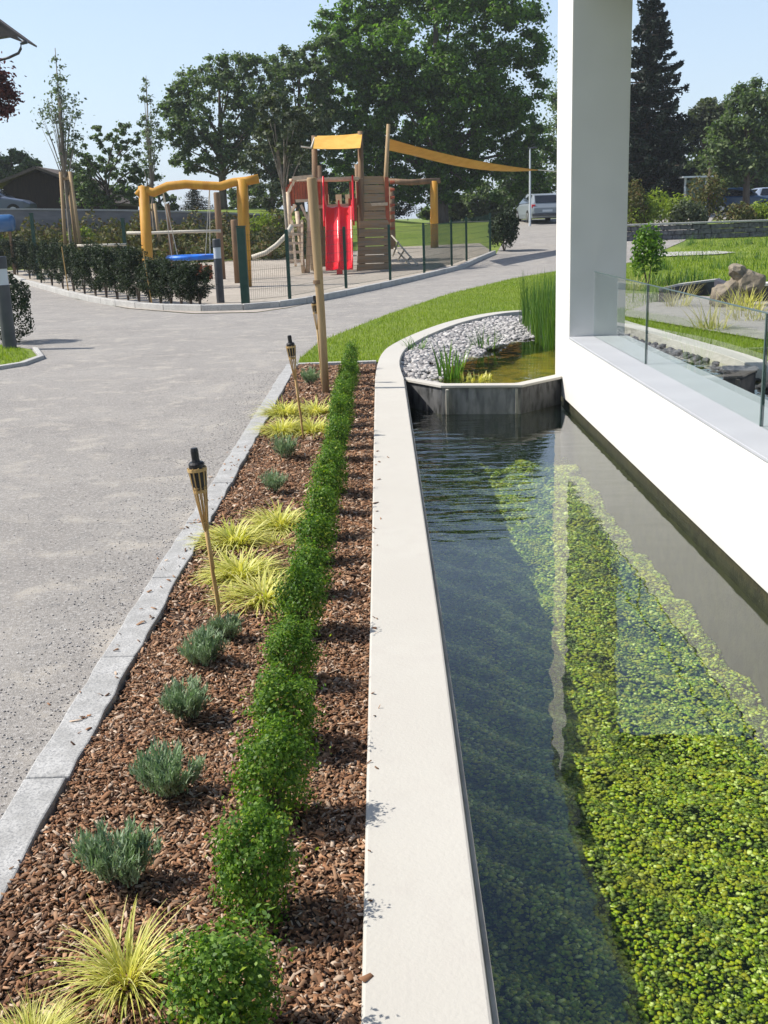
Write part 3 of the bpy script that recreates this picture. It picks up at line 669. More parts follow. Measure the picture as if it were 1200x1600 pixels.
# ------------------------------------------------------------------ lawn blades, pebbles, pool plants
def grass_on(name, poly, n, h, z0, label, wdt=.006, hole_=None, ybias=1.0):
    xs = [p[0] for p in poly]; ys = [p[1] for p in poly]; X = []; Yv = []
    while sum(len(a) for a in X) < n:
        u = rng.uniform(0, 1, n * 2) ** ybias
        x = rng.uniform(min(xs), max(xs), n * 2); y = min(ys) + (max(ys) - min(ys)) * u; k = inpoly(x, y, poly)
        if hole_: k &= ~inpoly(x, y, hole_)
        X.append(x[k]); Yv.append(y[k])
    x = np.concatenate(X)[:n]; y = np.concatenate(Yv)[:n]; z = np.array([tz(a, b) for a, b in zip(x, y)]) + z0
    b = np.stack([x, y, z], 1)
    V, F = blades(b, rng.uniform(0, 6.28, n), h * rng.uniform(.6, 1.4, n), np.full(n, wdt), np.abs(rng.normal(.25, .3, n)), rng.uniform(0, .9, n), 2)
    return tag(link(name, fastmesh(name, V, F), M['grass']), label, 'grass', kind='stuff')
lawn_mid = [(-1.0, 12.78), (-.06, 12.78)] + [tuple(a) for a in curveA if a[1] > 12.8 and a[0] < 2.6] + [(3.2, 18.7), (3.6, 17.4), (4.2, 18.4), (7.5, 25), (8.2, 36)] + list(reversed(pathright[1:-3]))
sheet('lawn', lawn_mid, M['lawn'], .008, flat=True)
grass_on('lawn_grass', lawn_mid, 60000, .05, .0, 'short bright green grass between the path and the curved coping', .007, ybias=1.25)
grass_on('lawn_grass', [(-6.5, 12.5), (-4.75, 13.3), (-4.6, 13.6), (-4.58, 14.3), (-5.0, 15.3), (-5.6, 16.0), (-7, 17.2)], 7000, .05, .03, 'short grass on the lawn corner at the left edge', .007)
rg = [P(920, 515, .02), (3.95, 14.3), (4.2, 12.2), (4.2, 9.2), (7.5, 9.2), P(1330, 550), P(1200, 534), P(925, 487)]
rg = [(3.45, 17.6), (3.85, 15.2), (4.1, 12.6), (4.2, 10.5), (4.15, 9.0), (8.0, 9.0), (8.0, 14.6), P(1200, 534), P(925, 487)]
grass_on('lawn_grass', rg, 26000, .05, .0, 'grass strip behind the glass, between pond edge and garden path', .007)

def grit_spots():
    n = 5200; x = kerb_x0 - .01 - np.abs(rng.normal(0, .22, n)) * rng.choice([1, 6], n, p=[.6, .4]); y = 1.8 + 10.5 * rng.uniform(0, 1, n) ** 1.4
    return np.stack([x, y, np.full(n, .006)], 1)
def far_lawn():
    poly = [(6.6, 17.5), (9.5, 17.5), (18, 30), (26, 44.4), (13, 44.4), (8.6, 36), (7.4, 26)]
    grass_on('lawn_grass', poly, 42000, .075, .0, 'lighter lawn of the right garden stretching to the stone wall', .02, ybias=1.6)
    n = 600; x = rng.uniform(0, 1, n); y = rng.uniform(20, 44, n); xx = y * (.235 + .12 * x); k = np.sin(xx * 1.3 + y * .7) + np.sin(y * 1.1) > .75; xx, y = xx[k], y[k]; n = len(xx); NB = 700; ci = rng.integers(0, max(3, n // 4), NB)
    b = np.stack([xx[ci] + rng.normal(0, .14, NB), y[ci] + rng.normal(0, .14, NB), np.array([tz(a, c) for a, c in zip(xx[ci], y[ci])])], 1)
    V, F = blades(b, rng.uniform(0, 6.28, NB), rng.uniform(.15, .5, NB), np.full(NB, .02), np.abs(rng.normal(.3, .3, NB)), rng.uniform(0, .9, NB), 4)
    tag(link('wild_plants', fastmesh('wild_plants', V, F), M['reed']), 'sparse tall weeds growing through the right-hand lawn', 'weeds', kind='stuff')
far_lawn()
def ico():
    bm = bmesh.new(); bmesh.ops.create_icosphere(bm, subdivisions=1, radius=1); v = np.array([x.co[:] for x in bm.verts]); f = np.array([[q.index for q in fa.verts] for fa in bm.faces]); bm.free(); return v, f
ICO_V, ICO_F = ico()
def stones(name, pts, size, m, label, cat, flat=.65):
    n = len(pts); s = size * rng.uniform(.6, 1.4, (n, 1, 1)); ax = np.stack([rng.uniform(.75, 1.25, n), rng.uniform(.75, 1.25, n), rng.uniform(.7, 1.1, n) * flat], 1)[:, None, :]
    a = rng.uniform(0, 6.28, n); c, s_ = np.cos(a), np.sin(a)
    V = ICO_V[None] * ax * s; V = V + rng.normal(0, .1, V.shape) * s
    x = V[..., 0] * c[:, None] - V[..., 1] * s_[:, None]; y = V[..., 0] * s_[:, None] + V[..., 1] * c[:, None]; V = np.stack([x, y, V[..., 2]], -1) + np.asarray(pts)[:, None, :]
    F = (np.arange(n)[:, None, None] * 12 + ICO_F[None]).reshape(-1, 3)
    return tag(link(name, fastmesh(name, V.reshape(-1, 3), F), m, smooth=True), label, cat, kind='stuff')
def pebble_bank():
    # bank between the curved coping and the water line
    edge = [(.52, 11.1), (.62, 11.6), (.76, 12.55), (1.12, 13.35), (1.78, 14.9), (2.4, 15.6), (3.0, 15.9), (3.3, 16.2)]
    poly = [(.26, 11.45)] + [tuple(b) for b in curveB if 11.5 < b[1] and b[0] < 3.15 and not (b[0] > 2.9 and b[1] < 16.5)] + list(reversed(edge))
    n = 7000; x = rng.uniform(.1, 3.3, n * 6); y = rng.uniform(11.05, 18.2, n * 6); k = inpoly(x, y, poly); x, y = x[k][:n], y[k][:n]
    E = np.array(edge); d = np.min(np.hypot(x[:, None] - E[None, :, 0], y[:, None] - E[None, :, 1]), 1)
    z = np.minimum(-.085 + .085 * np.minimum(1, d / .9), -.01) + rng.uniform(-.01, .012, len(x))
    sheet('pond_bank', poly, M['stonewall'], -.075, flat=True)
    stones('gravel', np.stack([x, y, z], 1), .032, M['pebble'], 'grey and white round pebbles on the bank inside the curved coping', 'gravel')
    # a strip of stones along the far bank, seen through the glass
    n = 420; x = rng.uniform(3.15, 3.72, n * 4); y = rng.uniform(8.5, 15.4, n * 4)
    xin = np.interp(y, [8.5, 9.5, 11.8, 13.4, 15.4], [3.7, 3.7, 3.76, 3.6, 3.37]); k = (x < xin - .02) & (x > xin - .38 - .12 * np.sin(y * 3)); x, y, xin = x[k][:n], y[k][:n], xin[k][:n]
    stones('gravel', np.stack([x, y, -.12 + .08 * (1 - (xin - x) / .45)], 1), .05, M['stonewall'], 'dark wet stones along the pond edge behind the glass', 'gravel')
pebble_bank()
stones('grit', grit_spots(), .0035, M['pebble'], 'loose fine grit scattered on the path along the granite kerb', 'grit')
def pool_plants():
    n = 135000
    y = 1.3 + 9.7 * rng.uniform(0, 1, n) ** 1.5; x = rng.uniform(.22, 1.87, n)
    hz = .045 * (np.sin(x * 7 + y * 2.2) * np.sin(y * 4.1 - x * 3)) + .03 * np.sin(x * 17 + y * 11); hz *= np.interp(y, [2.5, 5], [.6, 1])
    c = np.stack([x, y, zfloor(y) + .075 + hz + rng.uniform(-.006, .006, n)], 1)
    r = .0088 * rng.uniform(.55, 1.35, n) * np.interp(y, [1.3, 2.5, 5, 11], [.8, .95, 1.35, 2.0])
    ax = np.stack([rng.uniform(.8, 1.35, n), rng.uniform(.7, 1.1, n), rng.uniform(.22, .42, n)], 1)
    V = ICO_V[None] * ax[:, None, :] * r[:, None, None]; V = V + rng.normal(0, .10, V.shape) * r[:, None, None]
    a, t = rng.uniform(0, 6.28, n), rng.normal(0, .22, n)
    X, Yy, Z = V[..., 0], V[..., 1], V[..., 2]; ct, st = np.cos(t)[:, None], np.sin(t)[:, None]; X, Z = X * ct + Z * st, -X * st + Z * ct
    ca, sa = np.cos(a)[:, None], np.sin(a)[:, None]; V = np.stack([X * ca - Yy * sa, X * sa + Yy * ca, Z], -1) + c[:, None, :]
    F = (np.arange(n)[:, None, None] * 12 + ICO_F[None]).reshape(-1, 3)
    tag(link('algae_pebbles', fastmesh('algae_pebbles', V.reshape(-1, 3), F), M['waterplant'], smooth=True), 'bright yellow-green algae-covered pebbles carpeting the pool floor', 'pebbles', kind='stuff')
pool_plants()
def clump(name, loc, n, L_, wdt, lean, droop, m, label, cat, spread=.05, group=None, seed=1, seg=5):
    g = np.random.default_rng(seed); a = g.uniform(0, 6.28, n); rr = spread * np.sqrt(g.uniform(0, 1, n))
    b = np.stack([np.cos(a) * rr, np.sin(a) * rr, np.zeros(n)], 1)
    V, F = blades(b, a + g.normal(0, .8, n), L_ * g.uniform(.55, 1.15, n), np.full(n, wdt), np.abs(g.normal(lean, lean * .7, n)), g.uniform(0, droop, n), seg, g)
    o = link(name, fastmesh(name, V, F), M[m]); o.location = loc; return tag(o, label, cat, group)
p = P(704, 588, -.05); clump('iris', (p[0], p[1], -.07), 34, .42, .022, .22, .5, 'iris', 'broad-leaved green iris clump at the pond water edge', 'pond plant', .13, seed=3)
p = P(648, 548, -.02); clump('sedge_tuft', (p[0], p[1], -.03), 40, .27, .010, .5, .9, 'iris', 'small yellow-green tuft on the gravel near the curved coping', 'pond plant', .12, seed=4)
p = P(757, 545, -.04); clump('sedge_tuft', (p[0], p[1], -.05), 46, .34, .012, .4, .9, 'reed', 'loose green tuft in the middle of the gravel bank', 'pond plant', .16, seed=5)
p = P(745, 590, -.05); clump('marsh_plant', (p[0], p[1], -.07), 60, .10, .022, .9, .8, 'sedge', 'low yellow water plant just behind the dam cap', 'pond plant', .16, seed=6)
def reeds():
    g = np.random.default_rng(8); n = 1900
    x = g.uniform(2.12, 3.1, n); y = g.uniform(14.1, 17.0, n)
    b = np.stack([x - 2.4, y - 15, np.full(n, 0.0)], 1)
    V, F = blades(b, g.uniform(0, 6.28, n), g.uniform(.42, .98, n), np.full(n, .012), np.abs(g.normal(.06, .07, n)), g.uniform(0, .35, n), 5, g)
    o = link('reeds', fastmesh('reeds', V, F), M['reed']); o.location = (2.4, 15, -.1); tag(o, 'tall upright green reeds standing in the pond beside the white column', 'reeds')
reeds()

# ------------------------------------------------------------------ bollards, fence, hedge
def bollard(px, py, pt, label, r=.085):
    p = P(px, py); top = W(px, pt, p[1]).z
    t = empty('bollard_light', (p[0], p[1], 0), label, 'bollard light', 'grey bollard lights along the path')
    MB().tube([(0, 0, -.1), (0, 0, top * .70)], [r, r], 20).build('post', M['grey_metal'], t, smooth=False, bevel=.004)
    MB().tube([(0, 0, top * .70 + .001), (0, 0, top * .87)], [r * .93, r * .93], 20).build('lamp', M['opal'], t)
    MB().tube([(0, 0, top * .87 + .001), (0, 0, top - .01), (0, 0, top)], [r * 1.02, r * 1.02, r * .93], 20).build('cap', M['grey_metal'], t)
    return t
bollard(345, 474, 373, 'grey bollard light with pale lamp ring standing at the right end of the hedge')
bollard(16, 547, 400, 'grey bollard light with pale lamp ring at the left edge of the photo', .095)
def fence():
    base = [(384, 477, 357), (453, 470, 362), (541, 453, 348), (610, 441, 343), (663, 430, 342), (706, 418, 340), (729, 410, 338), (766, 400, 330)]
    pts = [PT(b[0], b[1] - 2) for b in base]
    t = empty('mesh_fence', (pts[2][0], pts[2][1], tz(*pts[2])), 'dark green wire mesh fence along the curved playground kerb', 'fence')
    o0 = Vector((pts[2][0], pts[2][1], tz(*pts[2])))
    G = [Vector((p[0], p[1], tz(*p))) for p in pts]; H = 1.42
    for i, p in enumerate(G):
        if i == 0: continue
        q = p - o0; MB().bar(q - Vector((0, 0, .1)), q + Vector((0, 0, H + .06)), .07, .07, (0, 1, 0)).build('fence_post', M['green_metal'], t)
    for ip, (a, b) in enumerate(zip(G[:-1], G[1:])):
        o = MB(); a_, b_ = a - o0, b - o0; n = int((b_ - a_).length / .055)
        for k in range(1, n): p = a_.lerp(b_, k / n); o.bar(p + Vector((0, 0, .06)), p + Vector((0, 0, H)), .0035 if ip < 4 else .008, .0035 if ip < 4 else .008, (0, 1, 0))
        for z in [.08 + .2 * j for j in range(7)] + [H - .02]: o.bar(a_ + Vector((0, 0, z)), b_ + Vector((0, 0, z)), .005, .005)
        o.build('wire_panel', M['green_metal'], t)
    p = G[0]; t2 = empty('gate_post', p, 'thick dark green gate post beside the bollard at the playground entrance', 'gate post')
    MB().bar((0, 0, -.1), (0, 0, 1.56), .17, .17, (0, 1, 0)).build('post', M['green_metal'], t2, bevel=.01)
    MB().bar((0, 0, 1.562), (0, 0, 1.59), .19, .19, (0, 1, 0)).build('cap', M['green_metal'], t2)
    # far side of the same ring
    for i, (px, pb, ptp, Y, lab) in enumerate(((56, 400, 334, 37, 'dark fence post at the back of the hedge, far left'), (197, 402, 342, 36, 'dark fence post behind the hedge, left of the swing frame'))):
        a = W(px, pb, Y); z = tz(a.x, Y); tt = empty('back_fence_post', (a.x, Y, z), lab, 'fence post', 'dark posts behind the hedge')
        hh = W(px, ptp, Y).z - z
        MB().bar((0, 0, 0), (0, 0, hh), .10, .10, (0, 1, 0)).build('post', M['green_metal'], tt, bevel=.006); MB().bar((0, 0, hh + .001), (0, 0, hh + .03), .12, .12, (0, 1, 0)).build('cap', M['green_metal'], tt)
fence()
def yew_mesh(seed, n=3200):
    g = np.random.default_rng(seed); ns = 46; u = g.uniform(0, 1, ns); a = g.uniform(0, 6.28, ns)
    rr = .42 * (1 - .35 * u) * g.uniform(.5, 1.1, ns); rr[u < .2] *= .7
    top = g.uniform(.5, 1.12, ns)
    k = g.integers(0, ns, n); s = g.uniform(0, 1, n)
    cz = .18 + (1.02 * u[k] ** .8 + .18 * s) * 1.0; c = np.stack([np.cos(a[k]) * rr[k] * (.6 + .4 * s), np.sin(a[k]) * rr[k] * (.6 + .4 * s), cz], 1) + g.normal(0, .045, (n, 3))
    return leaf_arrays(c, unit(g.normal(size=(n, 3)) + [0, 0, .4]), .075, .3, g)
def hedge():
    ms = [fastmesh('foliage', *yew_mesh(k)) for k in range(4)]
    for m_ in ms: m_.materials.append(M['hedge'])
    px = [8, 28, 47, 65, 82, 99, 116, 133, 150, 167, 184, 201, 218, 235, 252, 268, 284, 299, 313]
    def by(x): return np.interp(x, [0, 20, 60, 120, 200, 300, 325], [424, 427, 441, 459, 474, 482, 482])
    st = None
    for i, x in enumerate(px):
        p = PT(x, by(x)); s = random.uniform(.88, 1.08)
        lab = 'dark yew hedge plant next to the bollard at the right end of the hedge' if i == len(px) - 1 else ('dark yew hedge plant at the left end of the hedge' if i == 0 else 'dark yew hedge plant, %s from the right end of the hedge' % ORD[len(px) - 1 - i])
        t = empty('yew_plant', (p[0], p[1], tz(*p)), lab, 'hedge plant', 'yew plants forming the hedge round the playground', random.uniform(0, 6)); t.scale = (s, s, s * random.uniform(.93, 1.03) * float(np.interp(x, [0, 120, 220, 260, 320], [.98, .98, .86, .70, .70])))
        o = bpy.data.objects.new('foliage', ms[i % 4]); C.objects.link(o); o.parent = t
        if st is None:
            b = MB()
            for k in range(4): b.tube([(0, 0, -.05), (math.cos(k * 1.7) * .05, math.sin(k * 1.7) * .05, .5)], [.02, .01], 5)
            st = b.build('stem', M['bark'], t)
        else: c = st.copy(); C.objects.link(c); c.parent = t
    for x, b, tp, lab in ((108, 462, 385, 'thin bamboo cane standing in the left part of the hedge'), (238, 478, 392, 'thin bamboo cane standing in the right part of the hedge')):
        p = P(x, b); z = W(x, tp, p[1]).z
        o = MB().tube([(0, 0, 0), (-.05 if x > 200 else .0, -.2, z)], [.016, .013], 6).build('bamboo_cane', M['bamboo']); o.location = (p[0], p[1], 0); tag(o, lab, 'cane', 'canes in the hedge')
    # shrub behind the left bollard
    g = np.random.default_rng(5); n = 3800; d = rand_dir(n, g); d[:, 2] = np.abs(d[:, 2]) * np.where(g.random(n) < .3, -1, 1)
    c = d * (g.uniform(.6, 1, n) ** .5)[:, None] * (1 + .18 * np.sin(d[:, :1] * 5 + 1) * np.cos(d[:, 2:] * 6)) * [.38, .38, .52] + [0, 0, .50]
    t = empty('dark_shrub', (-5.62, 16.6, 0), 'dark clipped shrub directly behind the left bollard', 'shrub')
    link('foliage', fastmesh('foliage', *leaf_arrays(c, unit(d + g.normal(size=(n, 3)) * .6), .05, .5, g)), M['hedge'], t)
    MB().tube([(0, 0, -.05), (0, 0, .5)], [.03, .015], 6).build('stem', M['bark'], t)
hedge()
def round_bush(x, y, rx, rz, n, size, m, label, cat='bush', group=None, seed=0, name='bush'):
    g = np.random.default_rng(seed + 300); d = rand_dir(n, g); z = tz(x, y)
    nl = 14; cl = rand_dir(nl, g); cl[:, 2] = np.abs(cl[:, 2]); k = g.integers(0, nl, n)
    c = cl[k] * [rx * .6, rx * .6, rz * .5] + d * (g.uniform(.2, 1, n) ** .5)[:, None] * [rx * .45, rx * .45, rz * .42] + [0, 0, rz * .5]
    c[:, 2] = np.maximum(c[:, 2], .02)
    t = empty(name, (x, y, z), label, cat, group)
    link('foliage', fastmesh('foliage', *leaf_arrays(c, unit(d + g.normal(size=(n, 3)) * .8), size, .6, g)), M[m], t)
    o = MB()
    for q in range(5): o.tube([(0, 0, -.05), (cl[q][0] * rx * .4, cl[q][1] * rx * .4, rz * .6)], [.03 * rx + .005, .006], 5)
    o.build('stems', M['bark'], t)
    return t
p = PT(786, 394); round_bush(p[0] + .1, p[1] + .5, .62, 1.15, 4200, .10, 'hedge', 'dark rounded bush at the far end of the playground kerb', seed=1)

# ------------------------------------------------------------------ playground
def logx(pts, r, n=12): return MB().tube(pts, r, n)
def swing_frame():
    Y = 29.5; L0 = W(232, 420, Y); L1 = W(224, 291, Y); R0 = W(383, 425, Y); R1 = W(378, 280, Y)
    o = Vector((L1.x, Y, 0)); t = empty('log_swing_frame', o, 'orange log frame with a wavy log beam standing behind the hedge', 'play frame')
    MB().tube([(L0.x - o.x, 0, -.1), (L0.x - o.x, 0, .8), (0, 0, L1.z)], [.15, .145, .135], 12).build('post', M['orange_wood'], t, smooth=True)
    MB().tube([(R0.x - o.x, 0, -.1), (R1.x - o.x, 0, R1.z)], [.155, .15], 12).build('post', M['orange_wood'], t, smooth=True)
    px = [(214, 303), (222, 294), (240, 299), (262, 289), (290, 286), (320, 288), (345, 289), (365, 283), (385, 281), (404, 277)]
    MB().tube([W(x, y + 2, Y) - o for x, y in px], [.08] + [.115] * 8 + [.12], 10).build('beam', M['orange_wood'], t, smooth=True)
    # nest swing
    c = W(299, 402, Y + .2); t2 = empty('nest_swing', c, 'blue net nest swing hanging under the orange log frame', 'swing')
    r = .62; ring = [(math.cos(a) * r, math.sin(a) * r, 0) for a in np.linspace(0, 2 * math.pi, 25)]
    MB().tube(ring, .062, 8, False).build('ring', M['blue'], t2, smooth=True)
    nb = MB()
    for k in range(-5, 6):
        q = k * .11; l = math.sqrt(max(0, r * r - q * q)); nb.tube([(q, -l, 0), (q, 0, -.07), (q, l, 0)], .009, 4); nb.tube([(-l, q, 0), (0, q, -.07), (l, q, 0)], .009, 4)
    nb.build('net', M['blue'], t2)
    for sx in (-1, 1):
        for sy in (-1, 1): MB().tube([(sx * r * .7, sy * r * .7, 0), (sx * .62, 0, 2.62 - c.z)], .011, 5).build('rope', M['rope'], t2)
swing_frame()
def rope(name, pts, r, label, m='rope'):
    o0 = Vector(pts[0]); o = MB().tube([Vector(p) - o0 for p in pts], r, 7).build(name, M[m], smooth=True); o.location = o0; return tag(o, label, 'rope')
rope('rope_rail', [W(x, y, 33) for x, y in ((198, 364), (235, 364), (285, 362), (345, 361))], .045, 'pale rope rail stretched level behind the swing frame')
rope('rope_rail', [W(x, y, 34) for x, y in ((120, 384), (160, 383), (197, 382))], .04, 'pale low rope rail behind the left half of the hedge')
rope('climbing_rope', [W(x, y, 33) for x, y in ((394, 402), (415, 395), (432, 383), (447, 368), (456, 352))], .07, 'thick pale rope rising from the sand to the red play house')
for px, pb, pt_, r, Y, lab in ((370, 410, 343, .10, 31.5, 'short brown log post standing in the sand beside the swing frame'), (345, 395, 300, .10, 34, 'tall thin brown log post in the middle of the swing frame'), (268, 395, 318, .07, 36, 'thin pale brown post seen through the swing frame')):
    a = W(px, pb, Y); z = tz(a.x, Y); o = MB().tube([(0, 0, -.1), (0, 0, W(px, pt_, Y).z - z - .03), (0, 0, W(px, pt_, Y).z - z)], [r, r, r * .8], 10).build('log_post', M['timber_dark'], smooth=True)
    o.location = (a.x, Y, z); tag(o, lab, 'post', 'brown log posts in the playground')
b_ = MB()
for k in range(7):
    a = W(232 + k * 15, 385, 34.5); b_.box(a.x - .13, a.x + .13, 34.4, 34.6, -.05, tz(a.x, 34.5) + .42 + .03 * (k % 3))
tag(b_.build('log_edging', M['redwood'], bevel=.02), 'low red-brown log edging behind the blue nest swing', 'edging')
# earth bank of pinkish sand behind the fence
def tower():
    Y = 36.6; o = Vector((W(525, 425, Y).x, Y, 0)); G0 = tz(o.x, Y)
    t = empty('play_tower', (o.x, Y, G0), 'wooden playground tower with two tall posts and a brown plank wall behind the red slide', 'play tower')
    def w_(x, y, d=0): v = W(x, y, Y + d); return Vector((v.x - o.x, d, v.z - G0))
    o = o
    for (xb, xt, yt, d) in ((494, 491, 212, 0), (566, 563, 205, 0)):
        MB().tube([Vector((w_(xb, 425, d).x, d, -.1)), w_(xt, yt, d)], [.11, .09], 10).build('post', M['timber_dark'], t, smooth=True)
    for x in (500, 560): v = w_(x, 300, 1.7); MB().tube([Vector((v.x, 1.7, -.1)), Vector((v.x, 1.7, 3.4))], .1, 10).build('post', M['timber_dark'], t, smooth=True)
    a, b = w_(492, 322), w_(606, 322); MB().box(a.x, b.x, .05, 1.8, a.z - .06, a.z + .04).build('floor', M['palewood'], t)
    MB().tube([w_(452, 283, -.02), w_(500, 281, -.02), w_(566, 279, -.02)], .07, 8).build('top_rail', M['palewood'], t, smooth=True)
    pb = MB(); 
    for x in (500, 511, 549, 560): q = w_(x, 320, .0); pb.box(q.x - .045, q.x + .045, .0, .05, q.z, w_(x, 284).z)
    for x in (548, 556): q = w_(x, 345, -.08); pb.box(q.x - .05, q.x + .05, -.12, -.06, q.z, w_(x, 310).z)
    pb.build('railing', M['redwood'], t)
    pr = MB()
    for x in (510, 530, 545): q = w_(x, 328, 1.5); pr.box(q.x - .1, q.x + .1, 1.45, 1.5, q.z - .5, w_(x, 302).z)
    pr.build('rear_boards', M['palewood'], t)
    # big plank wall on the right (its own slight tilt) with knobs
    a0, a1 = w_(557, 425, -.35), w_(612, 425, -.1); b0, b1 = w_(566, 274, .1), w_(607, 274, .35)
    pw = MB(); n = 11
    for k in range(n):
        s0, s1 = k / n, (k + 1) / n - .008
        A = [Vector((a0.x, a0.y, -.05)).lerp(b0, s) for s in (s0, s1)]; B = [Vector((a1.x, a1.y, -.05)).lerp(b1, s) for s in (s0, s1)]
        dd = Vector((0, .10, 0)); j = Vector((0, random.uniform(-.01, .01), 0))
        pw.add([A[0] + j, B[0] + j, B[1] + j, A[1] + j, A[0] + dd, B[0] + dd, B[1] + dd, A[1] + dd], [(0, 1, 2, 3), (7, 6, 5, 4), (0, 4, 5, 1), (1, 5, 6, 2), (2, 6, 7, 3), (3, 7, 4, 0)])
    pw.build('plank_wall', M['planks'], t)
    for k in range(7): q = w_(612, 285 + k * 12, .15); MB().tube([q + Vector((-.05, 0, 0)), q + Vector((.1, 0, .02))], [.06, .035], 7).build('climbing_grip', M['redwood'], t)
    q0, q1 = w_(608, 425, .1), w_(604, 277, .1); MB().bar(Vector((q0.x, .12, -.05)), Vector((q1.x, .3, q1.z)), .12, .2, (0, 1, 0)).build('side_board', M['redwood'], t)
    pt = w_(603, 276, .1); MB().tube([Vector((q0.x - .08, .28, 0)), Vector((pt.x, .28, pt.z)), w_(607, 194, .28)], [.08, .07, .06], 8).build('mast', M['timber'], t, smooth=True)
    # sail roof: sagging rectangular cloth with thickness
    tl = empty('sail_canopy', (o.x, Y, 4.2), 'ochre cloth canopy stretched between the two tower posts', 'canopy')
    def cloth(name, c00, c10, c11, c01, sag, th, parent, nn=10):
        vs = []; mb = MB()
        for side in (0, 1):
            for i in range(nn + 1):
                for j in range(nn + 1):
                    u, v = i / nn, j / nn; p = (Vector(c00) * (1 - u) + Vector(c10) * u) * (1 - v) + (Vector(c01) * (1 - u) + Vector(c11) * u) * v
                    vs.append(p + Vector((0, 0, -sag * 4 * (u * (1 - u)) * (.4 + .6 * 4 * v * (1 - v)) - th * side)))
        m_ = (nn + 1) ** 2; fs = []
        for i in range(nn):
            for j in range(nn):
                a = i * (nn + 1) + j; fs.append((a, a + nn + 1, a + nn + 2, a + 1)); fs.append((a + m_, a + 1 + m_, a + nn + 2 + m_, a + nn + 1 + m_))
        return mb.add(vs, fs).build(name, M['sail'], parent, smooth=True)
    oo = Vector((o.x, Y, 4.2))
    c = [W(566, 208, Y) - oo, W(492, 212, Y) - oo, W(486, 232, Y - 1.0) - oo, W(563, 231, Y - 1.0) - oo]
    cloth('cloth', c[1], c[0], c[3], c[2], .06, .012, tl)
    MB().tube([W(470, 229, Y - 1.0) - oo, W(486, 231, Y - 1.0) - oo, W(492, 214, Y) - oo], .03, 6).build('lashing', M['rope'], tl)
    # long triangular sail
    pm = W(607, 216, Y + .28); t3 = empty('shade_sail', pm, 'long ochre shade sail stretched from the tower mast towards the white column', 'shade sail')
    end = W(872, 268, 44)
    cloth('cloth', (0, 0, 0), W(842, 265, 43) - pm, W(838, 266, 44.5) - pm, W(606, 234, Y + 2.2) - pm, .32, .012, t3, 12)
    MB().tube([W(840, 265.5, 43.7) - pm, end - pm], .022, 6).build('guy_rope', M['rope'], t3)
    pe = W(874, 268, 44); gz = tz(pe.x, 44); pole = MB().tube([(0, 0, -.2), (0, 0, pe.z - gz + .1)], [.08, .06], 10).build('sail_pole', M['timber']); pole.location = (pe.x, 44, gz); tag(pole, 'wooden pole anchoring the shade sail behind the column', 'pole')
tower()
def slide():
    Y = 36.4; o = Vector((W(534, 425, Y).x, Y, 0)); G0 = tz(o.x, Y)
    t = empty('red_slide', (o.x, Y, G0), 'glossy red double slide coming down the front of the play tower', 'slide')
    def w_(x, y, d): v = W(x, y, Y + d); return Vector((v.x - o.x, d, v.z - G0))
    cx = 0; top = W(534, 322, Y).z - G0
    prof = [(0.0, top), (-.15, top - .03), (-.6, top - .45), (-1.1, top - 1.0), (-1.55, .38), (-1.8, .22), (-2.1, .18)]
    xs0 = [-.42, -.40, -.40, -.41, -.43, -.44, -.45]
    for s, nm in ((-1, 'chute'), (1, 'chute')):
        mb = MB(); vs = []; cs = [(-.21, .20), (-.19, .20), (-.17, .02), (-.06, -.02), (.06, -.02), (.17, .02), (.19, .20), (.21, .20), (.21, -.05), (-.21, -.05)]
        for (y, z) in prof: vs += [(s * .212 + x, y, z + h) for x, h in cs]
        k = len(cs); fs = [(i * k + j, i * k + (j + 1) % k, (i + 1) * k + (j + 1) % k, (i + 1) * k + j) for i in range(len(prof) - 1) for j in range(k)]
        fs += [tuple(range(k)), tuple((len(prof) - 1) * k + j for j in range(k))]
        mb.add(vs, fs).build(nm, M['slide'], t, bevel=.012)
    for s in (-1, 1):      # tall side hoods at the top
        mb = MB(); x = s * .44
        pf = [(.05, top - .05), (.05, top + .95), (-.12, top + .75), (-.35, top + .30), (-.75, top - .45), (-.7, top - .62), (-.2, top - .15)]
        n = len(pf); vs = [(x, y, z) for y, z in pf] + [(x + s * .06, y, z) for y, z in pf]
        mb.add(vs, [tuple(range(n)), tuple(range(2 * n - 1, n - 1, -1))] + [(i, (i + 1) % n, n + (i + 1) % n, n + i) for i in range(n)]).build('side_hood', M['slide'], t, bevel=.015)
    MB().box(-.09, .09, -1.98, -1.7, 0, .15).build('foot', M['slide'], t)
slide()
